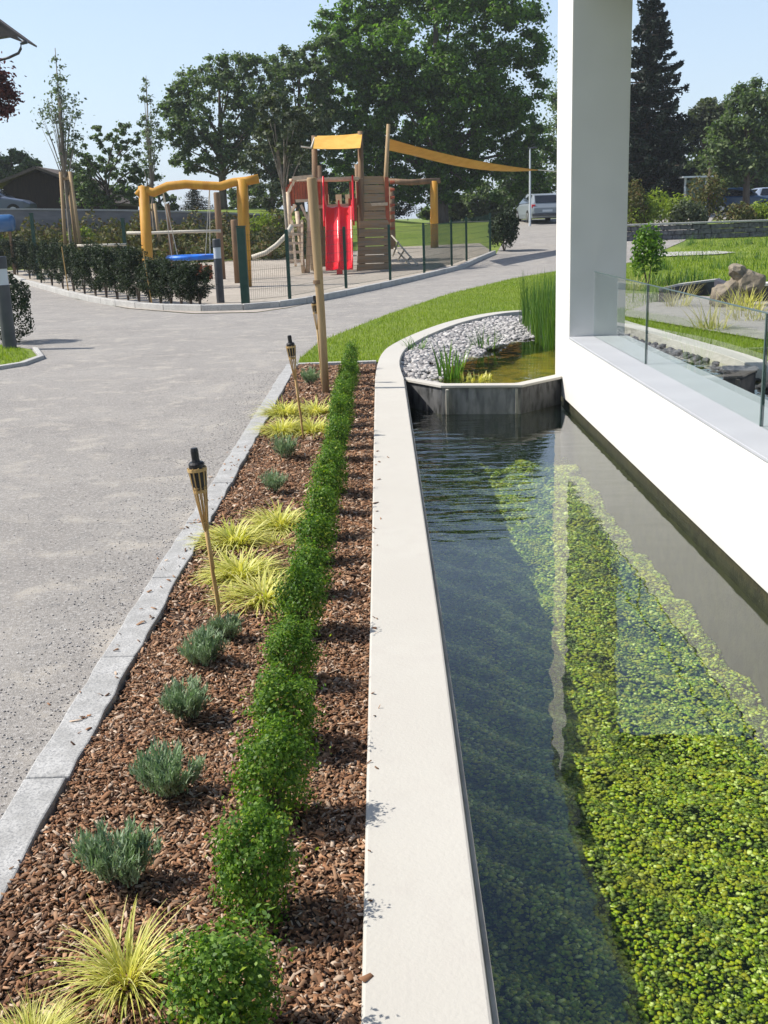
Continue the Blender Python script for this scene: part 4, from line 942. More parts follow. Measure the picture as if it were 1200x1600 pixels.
def play_house():
    Y = 36.2; o = Vector((W(470, 420, Y).x, Y, 0)); G0 = tz(o.x, Y)
    t = empty('play_house', (o.x, Y, G0), 'red-brown boarded play balcony on pale wooden legs at the left side of the tower', 'play structure')
    def w_(x, y, d=0): v = W(x, y, Y + d); return Vector((v.x - o.x, d, v.z - G0))
    for (x0, y0, x1, y1, d, r) in ((480, 418, 486, 280, 0, .075), (474, 414, 464, 330, -.05, .07), (455, 372, 450, 300, .1, .07), (488, 412, 484, 330, .8, .07)):
        MB().tube([Vector((w_(x0, y0, d).x, d, -.05)) if y0 > 400 else w_(x0, y0, d), w_(x1, y1, d)], r, 8).build('leg', M['palewood'], t, smooth=True)
    b = MB()
    for k in range(6): q = w_(463 + k * 4.3, 312, .03); b.box(q.x - .04, q.x + .038, .0, .04, q.z, w_(463, 284).z)
    for k in range(4): q0 = w_(450 + k * 3, 330 - k * 4, .3 - .1 * k); b.box(q0.x - .035, q0.x + .03, .3 - .1 * k, .34 - .1 * k, q0.z, q0.z + .75)
    b.build('boards', M['redwood'], t)
    r_ = MB().bar(w_(457, 279), w_(489, 276), .12, .12); r_.bar(w_(449, 305, .1), w_(461, 281, .02), .09, .09); r_.bar(w_(462, 314, -.02), w_(487, 313, -.02), .09, .09); r_.bar(w_(451, 336, .1), w_(462, 320, .02), .09, .09)
    r_.build('rail', M['palewood'], t)
    st = MB()
    for k in range(5): q = w_(463, 352 + k * 14, -.1 - .12 * k); st.box(q.x - .22, q.x + .22, q.y - .1, q.y + .1, q.z - .04, q.z + .04)
    st.bar(w_(456, 345, -.05), w_(462, 415, -.7), .07, .12); st.bar(w_(472, 345, -.05), w_(472, 415, -.7), .07, .12)
    st.build('ladder', M['palewood'], t)
    MB().bar(w_(470, 320, .05), w_(484, 350, .05), .08, .08).build('brace', M['palewood'], t)
play_house()
def far_frame():
    Y = 45; o = Vector((W(679, 385, Y).x, Y, 0)); G0 = tz(o.x, Y)
    t = empty('far_log_frame', (o.x, Y, G0), 'orange log post and beam of the second swing, right of the tower', 'play frame')
    a = W(678, 284, Y) - Vector((o.x, Y, G0)); MB().tube([(0, 0, -.1), a + Vector((0, 0, .03))], [.16, .15], 12).build('post', M['orange_wood'], t, smooth=True)
    q = W(611, 292, Y) - Vector((o.x, Y, G0)); MB().tube([Vector((q.x, 0, -.1)), q], [.13, .12], 10).build('post', M['timber_dark'], t, smooth=True)
    MB().tube([W(606, 283, Y) - Vector((o.x, Y, G0)), W(640, 285, Y) - Vector((o.x, Y, G0)), W(688, 282, Y) - Vector((o.x, Y, G0))], [.11, .12, .11], 10).build('beam', M['timber_dark'], t, smooth=True)
    pts = [(612, 376), (622, 390), (634, 402), (648, 412)]
    l = empty('rope_net', W(630, 395, 40), 'slack pale rope net beside the plank wall of the tower', 'rope net')
    nb = MB(); oo = W(630, 395, 40)
    for (x0, y0, x1, y1) in ((612, 368, 652, 414), (616, 388, 640, 412), (614, 400, 622, 378), (622, 406, 632, 390), (634, 410, 642, 401)): nb.tube([W(x0, y0, 38.6) - oo, W(x1, y1, 37.2) - oo], .03, 5)
    nb.build('net', M['rope'], l)
far_frame()

# ------------------------------------------------------------------ background left: wall, barn, cars, barrel
def ret_wall():
    t = empty('retaining_wall', (-10, 50.2, 0), 'long grey rendered retaining wall behind the playground', 'wall')
    A = [W(x, y, 50.4) for x, y in ((-90, 329), (50, 328), (200, 330), (330, 333), (452, 338))]
    mb = MB(); vs = []
    for a in A: vs += [(a.x + 10, 0, -.2), (a.x + 10, .3, -.2), (a.x + 10, .3, a.z), (a.x + 10, 0, a.z)]
    n = len(A); fs = [(i * 4 + k, i * 4 + (k + 1) % 4, i * 4 + 4 + (k + 1) % 4, i * 4 + 4 + k) for i in range(n - 1) for k in range(4)] + [(3, 2, 1, 0), tuple((n - 1) * 4 + k for k in range(4))]
    mb.add(vs, fs).build('wall_body', M['retwall'], t)
    cp = MB(); vs = []
    for a in A: vs += [(a.x + 10, -.04, a.z + .002), (a.x + 10, .34, a.z + .002), (a.x + 10, .34, a.z + .07), (a.x + 10, -.04, a.z + .07)]
    cp.add(vs, fs).build('wall_cap', M['kerb_pale'], t)
ret_wall()
def barn():
    Y = 57; o = Vector((W(100, 328, Y).x, Y, tz(-12, Y))); t = empty('wooden_barn', o, 'dark brown wooden barn with a gabled roof behind the grey wall', 'barn')
    def w_(x, y, d=0): v = W(x, y, Y + d); return Vector((v.x, v.y, v.z)) - o
    # gable end facing us with asymmetric slope
    prof = [w_(5, 345), w_(5, 292), w_(28, 278), w_(60, 268), w_(100, 282), w_(170, 318), w_(170, 345)]
    n = len(prof); vs = prof + [p + Vector((0, 7, 0)) for p in prof]
    MB().add(vs, [tuple(range(n)), tuple(range(2 * n - 1, n - 1, -1))] + [(i, (i + 1) % n, n + (i + 1) % n, n + i) for i in range(n)]).build('wall', M['barn'], t)
    rf = MB(); rp = [w_(-30, 293), w_(5, 287), w_(60, 265), w_(105, 281), w_(182, 321)]
    for a, b in zip(rp[:-1], rp[1:]):
        nn = Vector((-(b - a).z, 0, (b - a).x)).normalized() * .14; e = Vector((0, 0, 0)); f = Vector((0, -.5, 0)); g = Vector((0, 7.4, 0))
        rf.add([a + f, b + f, b + g, a + g, a + f + nn, b + f + nn, b + g + nn, a + g + nn], [(0, 1, 2, 3), (7, 6, 5, 4), (0, 4, 5, 1), (1, 5, 6, 2), (2, 6, 7, 3), (3, 7, 4, 0)])
    rf.build('roof', M['barn_roof'], t)
    q0, q1 = w_(66, 328, -.03), w_(100, 290, -.03); MB().box(q0.x, q1.x, -.06, -.01, -.2, q1.z).build('door', M['barn'], t)
barn()
def car(loc, rz, col, label, kind='wagon'):
    t = empty('parked_car', loc, label, 'car', 'parked cars', rz)
    paint = mat('car_paint', col, .3, spec=.6)
    # stations along the length: y, half width, floor z, belt z, roof z, roof half width
    S = [(-2.15, .70, .42, .72, .72, .60), (-2.05, .80, .25, .86, .88, .66), (-1.95, .84, .22, .92, 1.02, .64), (-1.55, .87, .20, .94, 1.36, .60), (-1.2, .88, .20, .94, 1.44, .60), (.0, .89, .20, .93, 1.46, .61), (.45, .89, .20, .92, 1.38, .60), (1.0, .88, .20, .90, 1.00, .66), (1.15, .87, .20, .88, .92, .70), (1.8, .82, .22, .76, .80, .62), (2.1, .68, .30, .60, .64, .55)]
    mb = MB(); vs = []
    for y, hw, z0, zb, zr, rw in S:
        vs += [(-hw * .94, y, z0), (-hw, y, z0 + .22), (-hw, y, zb - .06), (-hw * .97, y, zb), (-rw, y, max(zr, zb + .005)), (rw, y, max(zr, zb + .005)), (hw * .97, y, zb), (hw, y, zb - .06), (hw, y, z0 + .22), (hw * .94, y, z0)]
    k = 10; fs = [(i * k + j, i * k + (j + 1) % k, (i + 1) * k + (j + 1) % k, (i + 1) * k + j) for i in range(len(S) - 1) for j in range(k)] + [tuple(range(k)), tuple((len(S) - 1) * k + j for j in range(k))]
    mb.add(vs, fs).build('body', paint, t, smooth=False, bevel=.03)
    gl = MB()
    gl.add([(-.60, -1.99, .97), (.60, -1.99, .97), (.55, -1.60, 1.33), (-.55, -1.60, 1.33)], [(0, 1, 2, 3)])
    g1 = MB().add([(-.6, 1.02, 1.01), (.6, 1.02, 1.01), (.56, .52, 1.36), (-.56, .52, 1.36)], [(0, 3, 2, 1)])
    for v in (gl, g1):
        v.v = [(x, y + (-.02 if v is gl else .03), z + .02) for x, y, z in v.v]; q = v.v[:]; v.v += [(x, y + (.012 if v is gl else -.012), z - .012) for x, y, z in q]; v.f += [(4, 5, 6, 7), (0, 1, 5, 4), (1, 2, 6, 5), (2, 3, 7, 6), (3, 0, 4, 7)]
    gl.build('rear_window', M['glassy'], t); g1.build('windscreen', M['glassy'], t)
    for s in (-1, 1):
        sw = MB().add([(s * .865, -1.6, .97), (s * .868, .9, .96), (s * .64, .42, 1.33), (s * .625, -1.35, 1.37)], [(0, 1, 2, 3)])
        sw.v += [(x + s * .015, y, z + .012) for x, y, z in sw.v]; sw.f += [(4, 5, 6, 7), (0, 1, 5, 4), (1, 2, 6, 5), (2, 3, 7, 6), (3, 0, 4, 7)]; sw.build('side_window', M['glassy'], t)
        for y in (-1.35, 1.35):
            wh = MB().tube([(s * .70, y, .32), (s * .72, y, .32), (s * .88, y, .32), (s * .90, y, .32)], [.28, .32, .32, .29], 18).build('wheel', M['tyre'], t)
            MB().tube([(s * .89, y, .32), (s * .91, y, .32)], [.19, .18], 14).build('rim', M['rim'], wh)
        MB().box(min(s * .62, s * .80), max(s * .62, s * .80), -2.09, -2.0, .74, .90).build('tail_light', M['slide'], t, bevel=.01)
    MB().box(-.26, .26, -2.165, -2.13, .52, .63).build('number_plate', M['opal'], t)
    MB().box(-.80, .80, -2.20, -2.05, .32, .46).build('bumper', M['grey_metal'], t, bevel=.03)
    return t
q = W(840, 345, 60); car((q.x + .05, 60, tz(q.x, 60)), R(4), (.22, .25, .28), 'silver car seen from behind, parked at the end of the path')
q = W(1150, 330, 68); car((q.x, 68, tz(q.x, 68) - .0), R(-82), (.02, .06, .14), 'dark blue car parked behind the right garden, seen from the side')
q = W(1215, 330, 70); car((q.x, 70, 1.3), R(-84), (.35, .42, .55), 'pale blue car cut off by the right edge of the photo')
q = W(12, 326, 53.6); car((q.x - .9, 53.6, 2.25), R(-86), (.09, .11, .15), 'dark grey car on the upper road in front of the barn')
def barrel():
    Y = 39; a = W(-2, 349, Y); z = tz(a.x, Y); t = empty('blue_barrel', (a.x, Y, z), 'bright blue rounded barrel lying at the left edge behind the hedge', 'barrel')
    r = .29; zc = a.z - z
    MB().tube([(-.7, 0, zc), (-.62, 0, zc), (.42, 0, zc), (.52, 0, zc), (.56, 0, zc)], [r * .8, r, r, r * .85, r * .4], 20)  .build('drum', mat('steel_blue_plastic', (.03, .11, .26), .25, spec=.7), t, smooth=True)
    MB().tube([(-.1, 0, zc), (-.06, 0, zc)], r + .012, 20).build('hoop', M['blue'], t)
    for x in (-.45, .35): MB().box(x - .04, x + .04, -.04, .04, 0, zc - r + .01).build('cradle', M['timber_dark'], t)
barrel()
def big_house():
    Y = 74; t = empty('tall_house', (W(-60, 300, Y).x, Y, 1.3), 'house at the left edge, only its dark roof corner and gutter pipe in view', 'house')
    o = Vector(t.location); 
    def w_(x, y, d=0): v = W(x, y, Y + d); return v - o
    e = w_(41, 66); ri = w_(-60, 2)
    MB().box(-12, w_(-140, 60).x, .6, 9, 0, w_(-16, 60).z + .2).build('wall', M['plaster'], t)
    nn = Vector((.12, 0, .42)); a, b = ri, e
    dp = Vector((0, 2.2, 0)); MB().add([a, b, b + dp, a + dp, a + nn, b + nn * .25, b + nn * .25 + dp, a + nn + dp], [(0, 1, 2, 3), (7, 6, 5, 4), (0, 4, 5, 1), (1, 5, 6, 2), (2, 6, 7, 3), (3, 7, 4, 0)]).build('roof', M['roofdark'], t)
    MB().add([w_(-20, 62), w_(12, 57), w_(36, 66), w_(0, 36), w_(-20, 18)] + [p + Vector((0, .5, 0)) for p in (w_(-20, 62), w_(12, 57), w_(36, 66), w_(0, 36), w_(-20, 18))], [(0, 1, 2, 3, 4), (9, 8, 7, 6, 5), (0, 5, 6, 1), (1, 6, 7, 2), (2, 7, 8, 3), (3, 8, 9, 4), (4, 9, 5, 0)]).build('verge_board', M['roofdark'], t)
    g = MB().tube([w_(42, 65, -.1), w_(34, 67, -.1)], .13, 10); g.tube([w_(33, 67, -.1), w_(32.5, 76, -.1), w_(29, 83, -.1), w_(14, 90, -.1), w_(-4, 95, -.1)], .085, 8); g.build('gutter_pipe', M['black'], t, smooth=True)
big_house()

# ------------------------------------------------------------------ trees
def crown_leaves(blobs, Y, nclump, nleaf, size, seed, depth=.85, crad=.16):
    """blobs: (px, py, rx_px, ry_px) in the photograph at distance Y -> clumps of leaves through real ellipsoids"""
    g = np.random.default_rng(seed); k = Y / FPX; B = []
    for (px, py, rx, ry) in blobs:
        c = W(px, py, Y); B.append((np.array(c), rx * k, ry * k))
    vol = np.array([b[1] * b[2] for b in B]); pr = vol / vol.sum()
    bi = g.choice(len(B), nclump, p=pr); d = rand_dir(nclump, g)
    rr = g.uniform(.25, 1.0, nclump) ** .45
    cc = np.array([B[i][0] for i in bi]); ex = np.array([[B[i][1], min(B[i][1], B[i][2] * 1.3) * depth, B[i][2]] for i in bi])
    cl = cc + d * ex * rr[:, None]
    mr = np.array([min(B[i][1], B[i][2]) for i in bi]); cr = crad * (mr * .5 + .5 * mr.mean()) * g.uniform(.6, 1.35, nclump)
    ci = g.integers(0, nclump, nleaf); dd = rand_dir(nleaf, g)
    c = cl[ci] + dd * np.minimum(np.abs(g.normal(0, .62, nleaf)) + .12, 1.7)[:, None] * cr[ci][:, None] * [1.2, 1.2, .85]
    nr = unit(dd * .5 + g.normal(size=(nleaf, 3)) * .6 + [0, 0, .5])
    V, F = leaf_arrays(c, nr, size, .65, g)
    return V, F, cl, B
def tree(name, label, px, Y, pbase, blobs, nclump, nleaf, size, m, seed, tr=.25, group=None, lean=0, barkm='bark', crad=.16, cat='tree', nlimb=16, ptop=None):
    b = W(px, pbase, Y); z = tz(b.x, Y); o = Vector((b.x, Y, z)); t = empty(name, o, label, cat, group)
    V, F, cl, B = crown_leaves(blobs, Y, nclump, nleaf, size, seed, crad=crad)
    V = V - np.array(o)
    link('crown', fastmesh('crown', V, F), M[m], t)
    g = np.random.default_rng(seed + 5); tb = MB()
    main = B[int(np.argmax([q[1] * q[2] for q in B]))]
    top = Vector(main[0]) - o + Vector((0, 0, main[2] * .55)) if ptop is None else W(ptop[0], ptop[1], Y) - o
    mid = Vector((top.x * .3 + lean, 0, top.z * .45)); tb.tube([(0, 0, -.2), (0, 0, .3), mid, top], [tr * 1.25, tr, tr * .7, tr * .18], 9)
    lowest = min(c[2] for c in cl) - o.z
    for i in g.choice(len(cl), min(nlimb, len(cl)), replace=False):
        e = Vector(cl[i]) - o; h = max(.25, min(.85, (e.z * .55) / max(top.z, .1)))
        if e.z < .5: continue
        s = Vector((0, 0, 0)).lerp(mid, h / .45 * 1.0) if h < .45 else mid.lerp(top, (h - .45) / .55)
        md = s.lerp(e, .5) + Vector((0, 0, .06 * (e - s).length)); tb.tube([s, md, e], [tr * .32, tr * .2, tr * .06], 6)
    tb.build('trunk', M[barkm], t, smooth=True)
    return t
tree('maple_tree', 'huge dense green broadleaf tree towering behind the play tower', 690, 66, 338,
     [(680, 60, 165, 110), (560, 90, 70, 90), (600, 170, 95, 80), (700, 170, 120, 90), (790, 120, 60, 90), (770, 220, 85, 70), (560, 30, 55, 45), (700, -40, 130, 60), (640, 250, 110, 50), (820, 260, 45, 55), (520, 200, 45, 60), (805, 60, 35, 40), (740, 300, 60, 30), (680, 285, 60, 34), (620, 285, 40, 28)], 900, 150000, .22, 'leaf_big', 1, .42, crad=.155, nlimb=20)
tree('ash_tree', 'dark rounded broadleaf tree on several stems left of the play tower', 350, 62, 335,
     [(345, 165, 80, 70), (290, 190, 42, 45), (400, 150, 50, 55), (370, 110, 45, 28), (300, 240, 38, 28), (400, 230, 45, 40), (345, 240, 50, 35), (275, 160, 25, 25)], 420, 40000, .17, 'leaf_dark', 2, .22, crad=.145, nlimb=26)
tree('oak_tree', 'dark tree filling the gap between the rounded tree and the huge one', 470, 64, 338,
     [(470, 150, 55, 75), (450, 110, 35, 35), (490, 220, 60, 50), (440, 240, 40, 45), (470, 290, 55, 35), (510, 100, 28, 40), (500, 310, 50, 25)], 380, 38000, .18, 'leaf_dark', 3, .25, crad=.15)
tree('grey_leaf_tree', 'slim young tree with greyish leaves and a leaning pale trunk', 450, 40, 330,
     [(455, 205, 42, 40), (430, 175, 28, 30), (480, 180, 32, 30), (470, 235, 38, 22), (415, 215, 20, 22)], 120, 2600, .17, 'leaf_grey', 4, .10, barkm='bark_pale', crad=.22, ptop=(428, 185), nlimb=14)
tree('ash_tree', 'grey-green tree low behind the right end of the log beam', 425, 58, 335, [(430, 290, 45, 40), (410, 250, 30, 30), (455, 265, 30, 35)], 80, 9000, .17, 'leaf_grey', 14, .16, crad=.24)
tree('lime_tree', 'loose green tree with crooked bare limbs behind the left log post', 172, 52, 335,
     [(165, 285, 58, 40), (120, 252, 28, 26), (175, 222, 28, 18), (205, 208, 28, 16), (150, 208, 24, 12), (215, 288, 34, 32), (185, 255, 38, 24), (130, 300, 34, 28)], 230, 14000, .14, 'leaf_dark', 5, .13, crad=.17, nlimb=26)
tree('poplar_tree', 'thin see-through columnar young tree at the left, tallest of the staked pair', 105, 44, 330,
     [(88, 90, 6, 22), (92, 130, 12, 24), (85, 165, 26, 30), (105, 180, 22, 34), (75, 185, 16, 26), (110, 215, 16, 26)], 70, 1300, .12, 'leaf_pale', 6, .075, barkm='bark_pale', crad=.5, ptop=(86, 75), nlimb=40)
tree('poplar_tree', 'thin see-through columnar young tree left of the log beam', 238, 46, 332,
     [(228, 140, 7, 22), (232, 175, 13, 26), (238, 215, 16, 28), (232, 250, 14, 18)], 56, 1100, .12, 'leaf_pale', 7, .065, barkm='bark_pale', crad=.5, ptop=(228, 118), nlimb=30)
for i, (x, y, rx, ry, Y, m_, lab) in enumerate(((20, 262, 40, 22, 78, 'leaf_dark', 'low dark tree top beyond the barn at the far left'), (250, 318, 28, 20, 72, 'leaf_dark', 'small dark tree behind the grey wall left of the log post'), (385, 310, 30, 25, 70, 'leaf_dark', 'dark tree low behind the second log post'), (540, 305, 50, 30, 80, 'leaf_dark', 'dark tree mass seen through the tower posts'),
        (745, 318, 60, 30, 74, 'leaf_dark', 'low dark thicket under the right side of the huge tree'), (690, 322, 34, 24, 76, 'leaf_dark', 'low dark thicket directly behind the trunk of the huge tree'), (575, 318, 40, 24, 76, 'leaf_dark', 'low dark thicket behind the red slide'),
        (815, 290, 40, 40, 84, 'leaf_dark', 'dark tree behind the silver car'), (900, 200, 70, 100, 82, 'leaf_dark', 'dark tree hidden mostly by the white column'), (1090, 250, 60, 55, 76, 'leaf_dark', 'dark tree between the spruce and the right edge'), (1165, 205, 55, 70, 66, 'leaf_dark', 'bushy green tree at the right edge, pointed top'), (1110, 190, 40, 30, 72, 'leaf_grey', 'thin grey-green tree crown beside the spruce'), (1180, 280, 60, 40, 74, 'leaf_dark', 'dark tree at the right edge behind the cars'), (1250, 220, 80, 90, 78, 'leaf_dark', 'dark tree just beyond the right edge of the photo'))):
    tree('broadleaf_tree', lab, x, Y, 335, [(x, y, rx, ry), (x - rx * .5, y + ry * .4, rx * .55, ry * .6), (x + rx * .5, y + ry * .45, rx * .55, ry * .55), (x + rx * .1, y - ry * .7, rx * .4, ry * .45)], 110 if rx > 35 else 40, 17000 if rx > 35 else 5000, .24, m_, 20 + i, .22, 'trees at the back', crad=.26)
def spruce(px, Y, pbase, ptop, wpx, label, seed, nb=34, dens=1.0):
    b = W(px, pbase, Y); z = tz(b.x, Y); o = Vector((b.x, Y, z)); H = W(px, ptop, Y).z - z; Rm = wpx * Y / FPX / 2
    t = empty('spruce_tree', o, label, 'tree', 'spruce trees at the back'); g = np.random.default_rng(seed); cs = []; tb = MB().tube([(0, 0, -.2), (0, 0, H * .5), (0, 0, H)], [H * .02, H * .012, .02], 8); ns = []
    for i in range(nb):
        f = (i + .5) / nb; zz = H * (.06 + .93 * f); rad = Rm * (1 - f) ** .8 * 1.0 + .12
        for j in range(int(9 - 4 * f)):
            a = g.uniform(0, 6.28); L_ = rad * g.uniform(.7, 1.12); n = int((14 + L_ * 26) * dens)
            s = g.uniform(.08, 1, n) ** .8; dr = -.10 * L_ * np.sin(s * 2.4) + .30 * L_ * np.maximum(s - .5, 0) ** 1.2
            wv = (1 - s) * .26 * L_ + .07
            lat = g.normal(0, 1, n) * wv * .55
            cs.append(np.stack([np.cos(a) * s * L_ - np.sin(a) * lat, np.sin(a) * s * L_ + np.cos(a) * lat, zz + dr - np.abs(g.normal(0, .10, n)) * (1 + L_ * .25)], 1))
            tb.tube([(0, 0, zz), (math.cos(a) * L_ * .9, math.sin(a) * L_ * .9, zz - .02 * L_)], [.03 + L_ * .008, .01], 4)
    c = np.concatenate(cs); n = len(c)
    V, F = leaf_arrays(c, unit(g.normal(size=(n, 3)) + [0, 0, .6]), .30 * (H / 16) ** .5, .42, g)
    link('crown', fastmesh('crown', V, F), M['needle'], t); tb.build('trunk', M['bark'], t)
spruce(1008, 62, 330, -45, 175, 'tall black-green spruce standing just right of the white column', 1, 40, 2.2)
spruce(306, 68, 330, 292, 62, 'small dark spruce seen under the log beam', 2, 14)
spruce(600, 72, 338, 150, 120, 'dark spruce hidden behind the huge tree', 3, 22)
spruce(1134, 78, 330, 140, 60, 'narrow spruce tip between the trees at the right', 4, 20)
# red-leaved branch hanging in at the left edge belongs to a tree beyond the frame
tree('copper_beech', 'dark red-leaved branches reaching in at the left edge', -70, 36, 340, [(-10, 155, 32, 26), (-12, 152, 30, 24), (-60, 130, 60, 60), (-75, 200, 40, 40)], 110, 16000, .13, 'leaf_red', 44, .16, crad=.3)
def tripod(px, Y, x0, x1, yt, yb, label):
    a = W((x0 + x1) / 2, yb, Y); z = tz(a.x, Y); t = empty('tree_stakes', (a.x, Y, z), label, 'tree stakes', 'stakes propping the young trees'); h = W(px, yt, Y).z - z; k = Y / FPX
    for i, (dx, dy) in enumerate(((-.5, 0), (0, .5), (.5, -.1))):
        MB().tube([((x1 - x0) * k * dx, dy, -.1), ((x1 - x0) * k * dx * .55, dy * .5, h)], .07, 8).build('stake', M['timber'], t, smooth=True)
    MB().bar(((x0 - x1) * k * .3, .1, h - .25), ((x1 - x0) * k * .3, .0, h - .25), .05, .1).build('cross_bar', M['timber'], t)
tripod(112, 43.8, 98, 124, 268, 352, 'three pale stakes round the young tree at the left')
tripod(240, 45.8, 230, 250, 318, 365, 'pale stakes round the young tree left of the log beam')

# planted slope between playground and grey wall
def slope():
    g = np.random.default_rng(77); n = 42000; x = g.uniform(-20, -1.2, n); y = 41.5 + 8.6 * g.uniform(0, 1, n)
    h = .32 + .34 * np.sin(x * 2.1 + y) * np.sin(x * .9 - y * 1.7) + .22 * np.sin(x * 5.3); h = np.maximum(h, .06) + np.maximum(0, y - 45) * .17
    z = np.array([tz(a, b) for a, b in zip(x, y)]) + h * g.uniform(.1, 1.1, n)
    c = np.stack([x, y, z], 1)
    tag(link('slope_planting', fastmesh('slope_planting', *leaf_arrays(c, unit(g.normal(size=(n, 3)) + [0, 0, .8]), .17, .6, g)), M['shrubmix']), 'mixed olive and reddish ground cover on the slope below the grey wall', 'ground cover', kind='stuff')
slope()
k = 0
for x, y, rx, rz, m_, lab in ((8, 378, .9, 1.35, 'hedge', 'dark shrub hiding the foot of the blue barrel'), (420, 345, .9, 1.1, 'limeleaf', 'yellow-green shrub left of the play balcony'), (400, 352, .8, .9, 'shrubmix', 'brownish shrub behind the thick gate post'), (150, 350, .8, .9, 'limeleaf', 'lime green shrub on the slope below the wall'), (290, 352, .9, .8, 'shrubmix', 'brownish shrub on the slope behind the swing'), (20, 372, .7, .8, 'limeleaf', 'bright shrub under the blue barrel')):
    q = PT(x, y + 12); round_bush(q[0], min(q[1], 48), rx, rz, 1300, .13, m_, lab, seed=10 + k, group='shrubs on the slope'); k += 1

# ------------------------------------------------------------------ right garden
def garden():
    Y = 45; t = empty('stone_wall', (15, Y, 0), 'low grey dry-stone wall across the right garden', 'wall'); g = random.Random(4)
    a, b = W(960, 350, Y).x - 15, 26 - 15; zt = tz(15, Y); mb = MB(); row = 0; z = 0
    while z < .56:
        x = a + (row % 2) * .2
        while x < b: l = g.uniform(.35, .7); mb.box(x, min(x + l, b) - .015, g.uniform(-.03, .02), .45, zt + z, zt + z + .175 + g.uniform(-.01, .01)); x += l
        z += .19; row += 1
    mb.build('stones', M['stonewall'], t, bevel=.02)
    mb = MB(); x = a
    while x < b: l = g.uniform(.7, 1.2); mb.box(x, x + l - .012, -.06, .5, zt + .585, zt + .66); x += l
    mb.build('cap', M['kerb_pale'], t, bevel=.01)
    specs = [(1000, 335, 1.0, 1.3, 'limeleaf', 'lime green shrub behind the stone wall, next to the column'), (1040, 338, 1.2, 1.5, 'limeleaf', 'widest lime green shrub behind the stone wall'), (1100, 335, 1.1, 1.9, 'shrubmix', 'reddish-brown shrub behind the stone wall'), (1075, 340, .9, 1.1, 'leaf_grey', 'grey-green shrub between the lime and the reddish one'), (1150, 345, 1.0, .9, 'shrubmix', 'brown shrub in front of the dark blue car'), (1190, 345, 1.0, .9, 'limeleaf', 'yellowish shrub at the right edge before the cars'), (985, 330, .8, 1.9, 'shrubmix', 'tall brownish shrub close to the column')]
    for i, (x, y, rx, rz, m_, lab) in enumerate(specs):
        q = W(x, y, 47.5 + (i % 3)); round_bush(q.x, q.y, rx, rz, 1700, .14, m_, lab, seed=30 + i, group='shrubs behind the stone wall')
    q = P(1012, 447); round_bush(q[0], q[1], .42, 1.0, 1500, .085, 'box', 'small dark green leafy bush standing right of the column', seed=50)
    q = P(978, 455); clump('sedge_tuft', (q[0] + .15, q[1], 0), 40, .45, .014, .4, .9, 'drygrass', 'dry reddish-brown grass tuft against the column', 'grass clump', .2, seed=41)
    # boulder with dry plants
    q = (5.95, 18.5)
    t = empty('boulder', (q[0], q[1], 0), 'broken pale brown boulder rising above the garden pond edge', 'boulder')
    for j, (dx, dz, s, tilt) in enumerate(((-.1, .18, .34, .2), (.16, .40, .27, -.4), (.02, .58, .17, .6))):
        bm = bmesh.new(); bmesh.ops.create_icosphere(bm, subdivisions=3, radius=1)
        for v in bm.verts:
            c = v.co; n_ = mnoise.noise(c * 1.6 + Vector((j * 7, 0, 0))); c *= 1 + .45 * n_; c.z *= .8; c.x *= .8 + .2 * math.sin(j)
            for ax in ((.7, .2, .7), (-.6, -.3, .7), (.1, -.9, .4)):
                nv = Vector(ax).normalized(); dd = c.dot(nv) - .72
                if dd > 0: c -= nv * dd
        bmesh.ops.scale(bm, vec=(s, s, s), verts=bm.verts); bmesh.ops.rotate(bm, cent=(0, 0, 0), matrix=Matrix.Rotation(tilt, 3, 'Y'), verts=bm.verts); bmesh.ops.translate(bm, vec=(dx, 0, dz), verts=bm.verts)
        me = bpy.data.meshes.new('rock'); bm.to_mesh(me); bm.free(); link('rock', me, M['rock'], t)
    clump('grass_clump', (q[0] - .05, q[1] - .7, 0), 90, .48, .016, .5, 1.1, 'sedge', 'yellow-green grass clump in front of the boulder', 'grass clump', .25, seed=42)
    clump('grass_clump', (5.1, 18.9, 0), 70, .55, .012, .5, .8, 'drygrass', 'dry straw-coloured clump left of the boulder', 'grass clump', .2, seed=43)
    r = P(1110, 515); clump('grass_clump', (r[0], r[1], 0), 60, .55, .022, .7, .8, 'drygrass', 'silvery straw clump on the garden path seen through the glass', 'grass clump', .22, seed=44)
    r = P(1170, 500); clump('grass_clump', (r[0], r[1], 0), 90, .42, .014, .6, .9, 'drygrass', 'straw clump below the boulder seen through the glass', 'grass clump', .35, seed=45)
    r = P(950, 462); clump('grass_clump', (r[0], r[1], 0), 60, .36, .014, .6, .9, 'drygrass', 'pale dry clump beside the garden path next to the column', 'grass clump', .25, seed=46)
    # basin rim
    t = empty('garden_basin', (5.0, 19.3, 0), 'dark curved garden basin with a pale rim beside the boulder', 'basin')
    A = [P(x, y, .25) for x, y in ((1030, 452), (1060, 445), (1090, 441), (1122, 437))]; B = [(x + .12, y + .28) for x, y in A]
    mb = MB().band([(x - 5, y - 19.3) for x, y in A], [(x - 5, y - 19.3) for x, y in B], -.05, .22); mb.build('wall', M['slab'], t)
    mb = MB().band([(x - 5.02, y - 19.32) for x, y in A], [(x - 4.98, y - 19.28) for x, y in B], .222, .262); mb.build('rim', M['kerb_pale'], t, bevel=.005)
    mb = MB().band([(x - 5, y - 19.3) for x, y in (P(1115, 462), P(1150, 478))], [(x - 4.8, y - 18.9) for x, y in (P(1115, 462), P(1150, 478))], 0, .30); mb.build('side_wall', M['slab'], t)
    t = empty('low_garden_wall', (6.9, 19.5, 0), 'low garden wall with a white top at the right edge', 'wall')
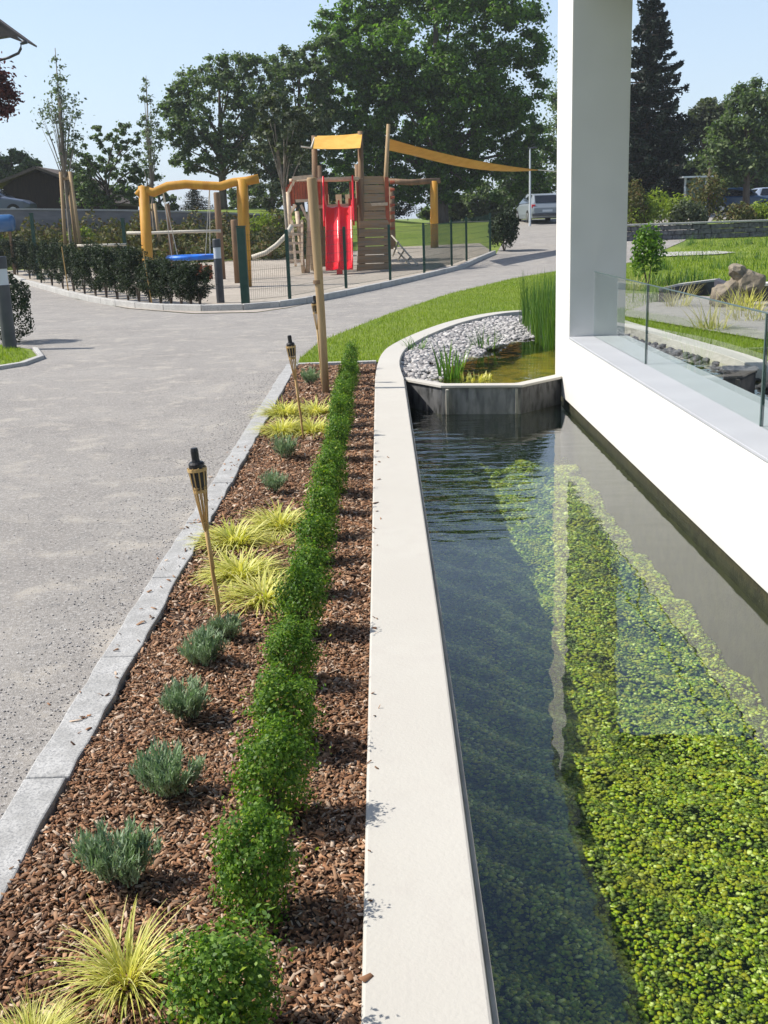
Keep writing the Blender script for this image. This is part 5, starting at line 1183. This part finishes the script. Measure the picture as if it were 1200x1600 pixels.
    MB().box(-.45, 2.2, -.2, .1, 0, .28).build('wall_body', M['slab'], t); MB().box(-.5, 2.2, -.24, .14, .282, .33).build('cap', M['plaster'], t, bevel=.005)
    # box in the pond
    r = P(1148, 612, -.055); t = empty('skimmer_box', (r[0] + .02, r[1], -.055), 'dark grey square box standing in the pond behind the glass', 'box')
    MB().prism([(-.17, -.12), (.10, -.2), (.2, .1), (-.08, .18)], -.15, .20).build('housing', M['slab'], t, bevel=.008); MB().prism([(-.18, -.13), (.11, -.21), (.21, .105), (-.09, .19)], .201, .225).build('lid', M['grey_metal'], t, bevel=.004)
    # rails / kiosk far right
    q = W(1085, 332, 60); t = empty('glass_shelter', (q.x, 60, tz(q.x, 60)), 'small pale green bus-stop-like shelter far behind the stone wall', 'shelter')
    for sx in (-.55, .55): MB().box(sx - .05, sx + .05, -.05, .05, 0, 2.0).build('post', M['opal'], t)
    MB().box(-.5, .5, -.012, .012, .3, 1.9).build('pane', M['glass_edge'], t); MB().box(-.8, .8, -.5, .5, 2.001, 2.08).build('roof', M['opal'], t)
    # thin lamp post near the silver car
    q = W(828, 330, 57); t = empty('lamp_post', (q.x, 57, tz(q.x, 57)), 'thin grey lamp post beside the silver car', 'lamp post')
    h = W(828, 232, 57).z - tz(q.x, 57); MB().tube([(0, 0, 0), (0, 0, h)], [.06, .04], 8).build('pole', M['opal'], t); MB().box(-.1, .35, -.06, .06, h + .001, h + .07).build('lamp_head', M['grey_metal'], t, bevel=.01)
garden()

# ------------------------------------------------------------------ summer haze
def haze():
    m = bpy.data.materials.new('haze_air'); m.use_nodes = True; n = m.node_tree.nodes; n.remove(n['Principled BSDF'])
    v = n.new('ShaderNodeVolumePrincipled'); v.inputs['Color'].default_value = (.90, .94, 1, 1); v.inputs['Density'].default_value = .0005; v.inputs['Anisotropy'].default_value = .2
    m.node_tree.links.new(v.outputs[0], n['Material Output'].inputs['Volume'])
    o = MB().box(-920, 920, -70, 1520, -3.0, 26.0).build('haze', m); tag(o, 'thin pale summer haze over the whole garden', 'haze', kind='stuff')
haze()
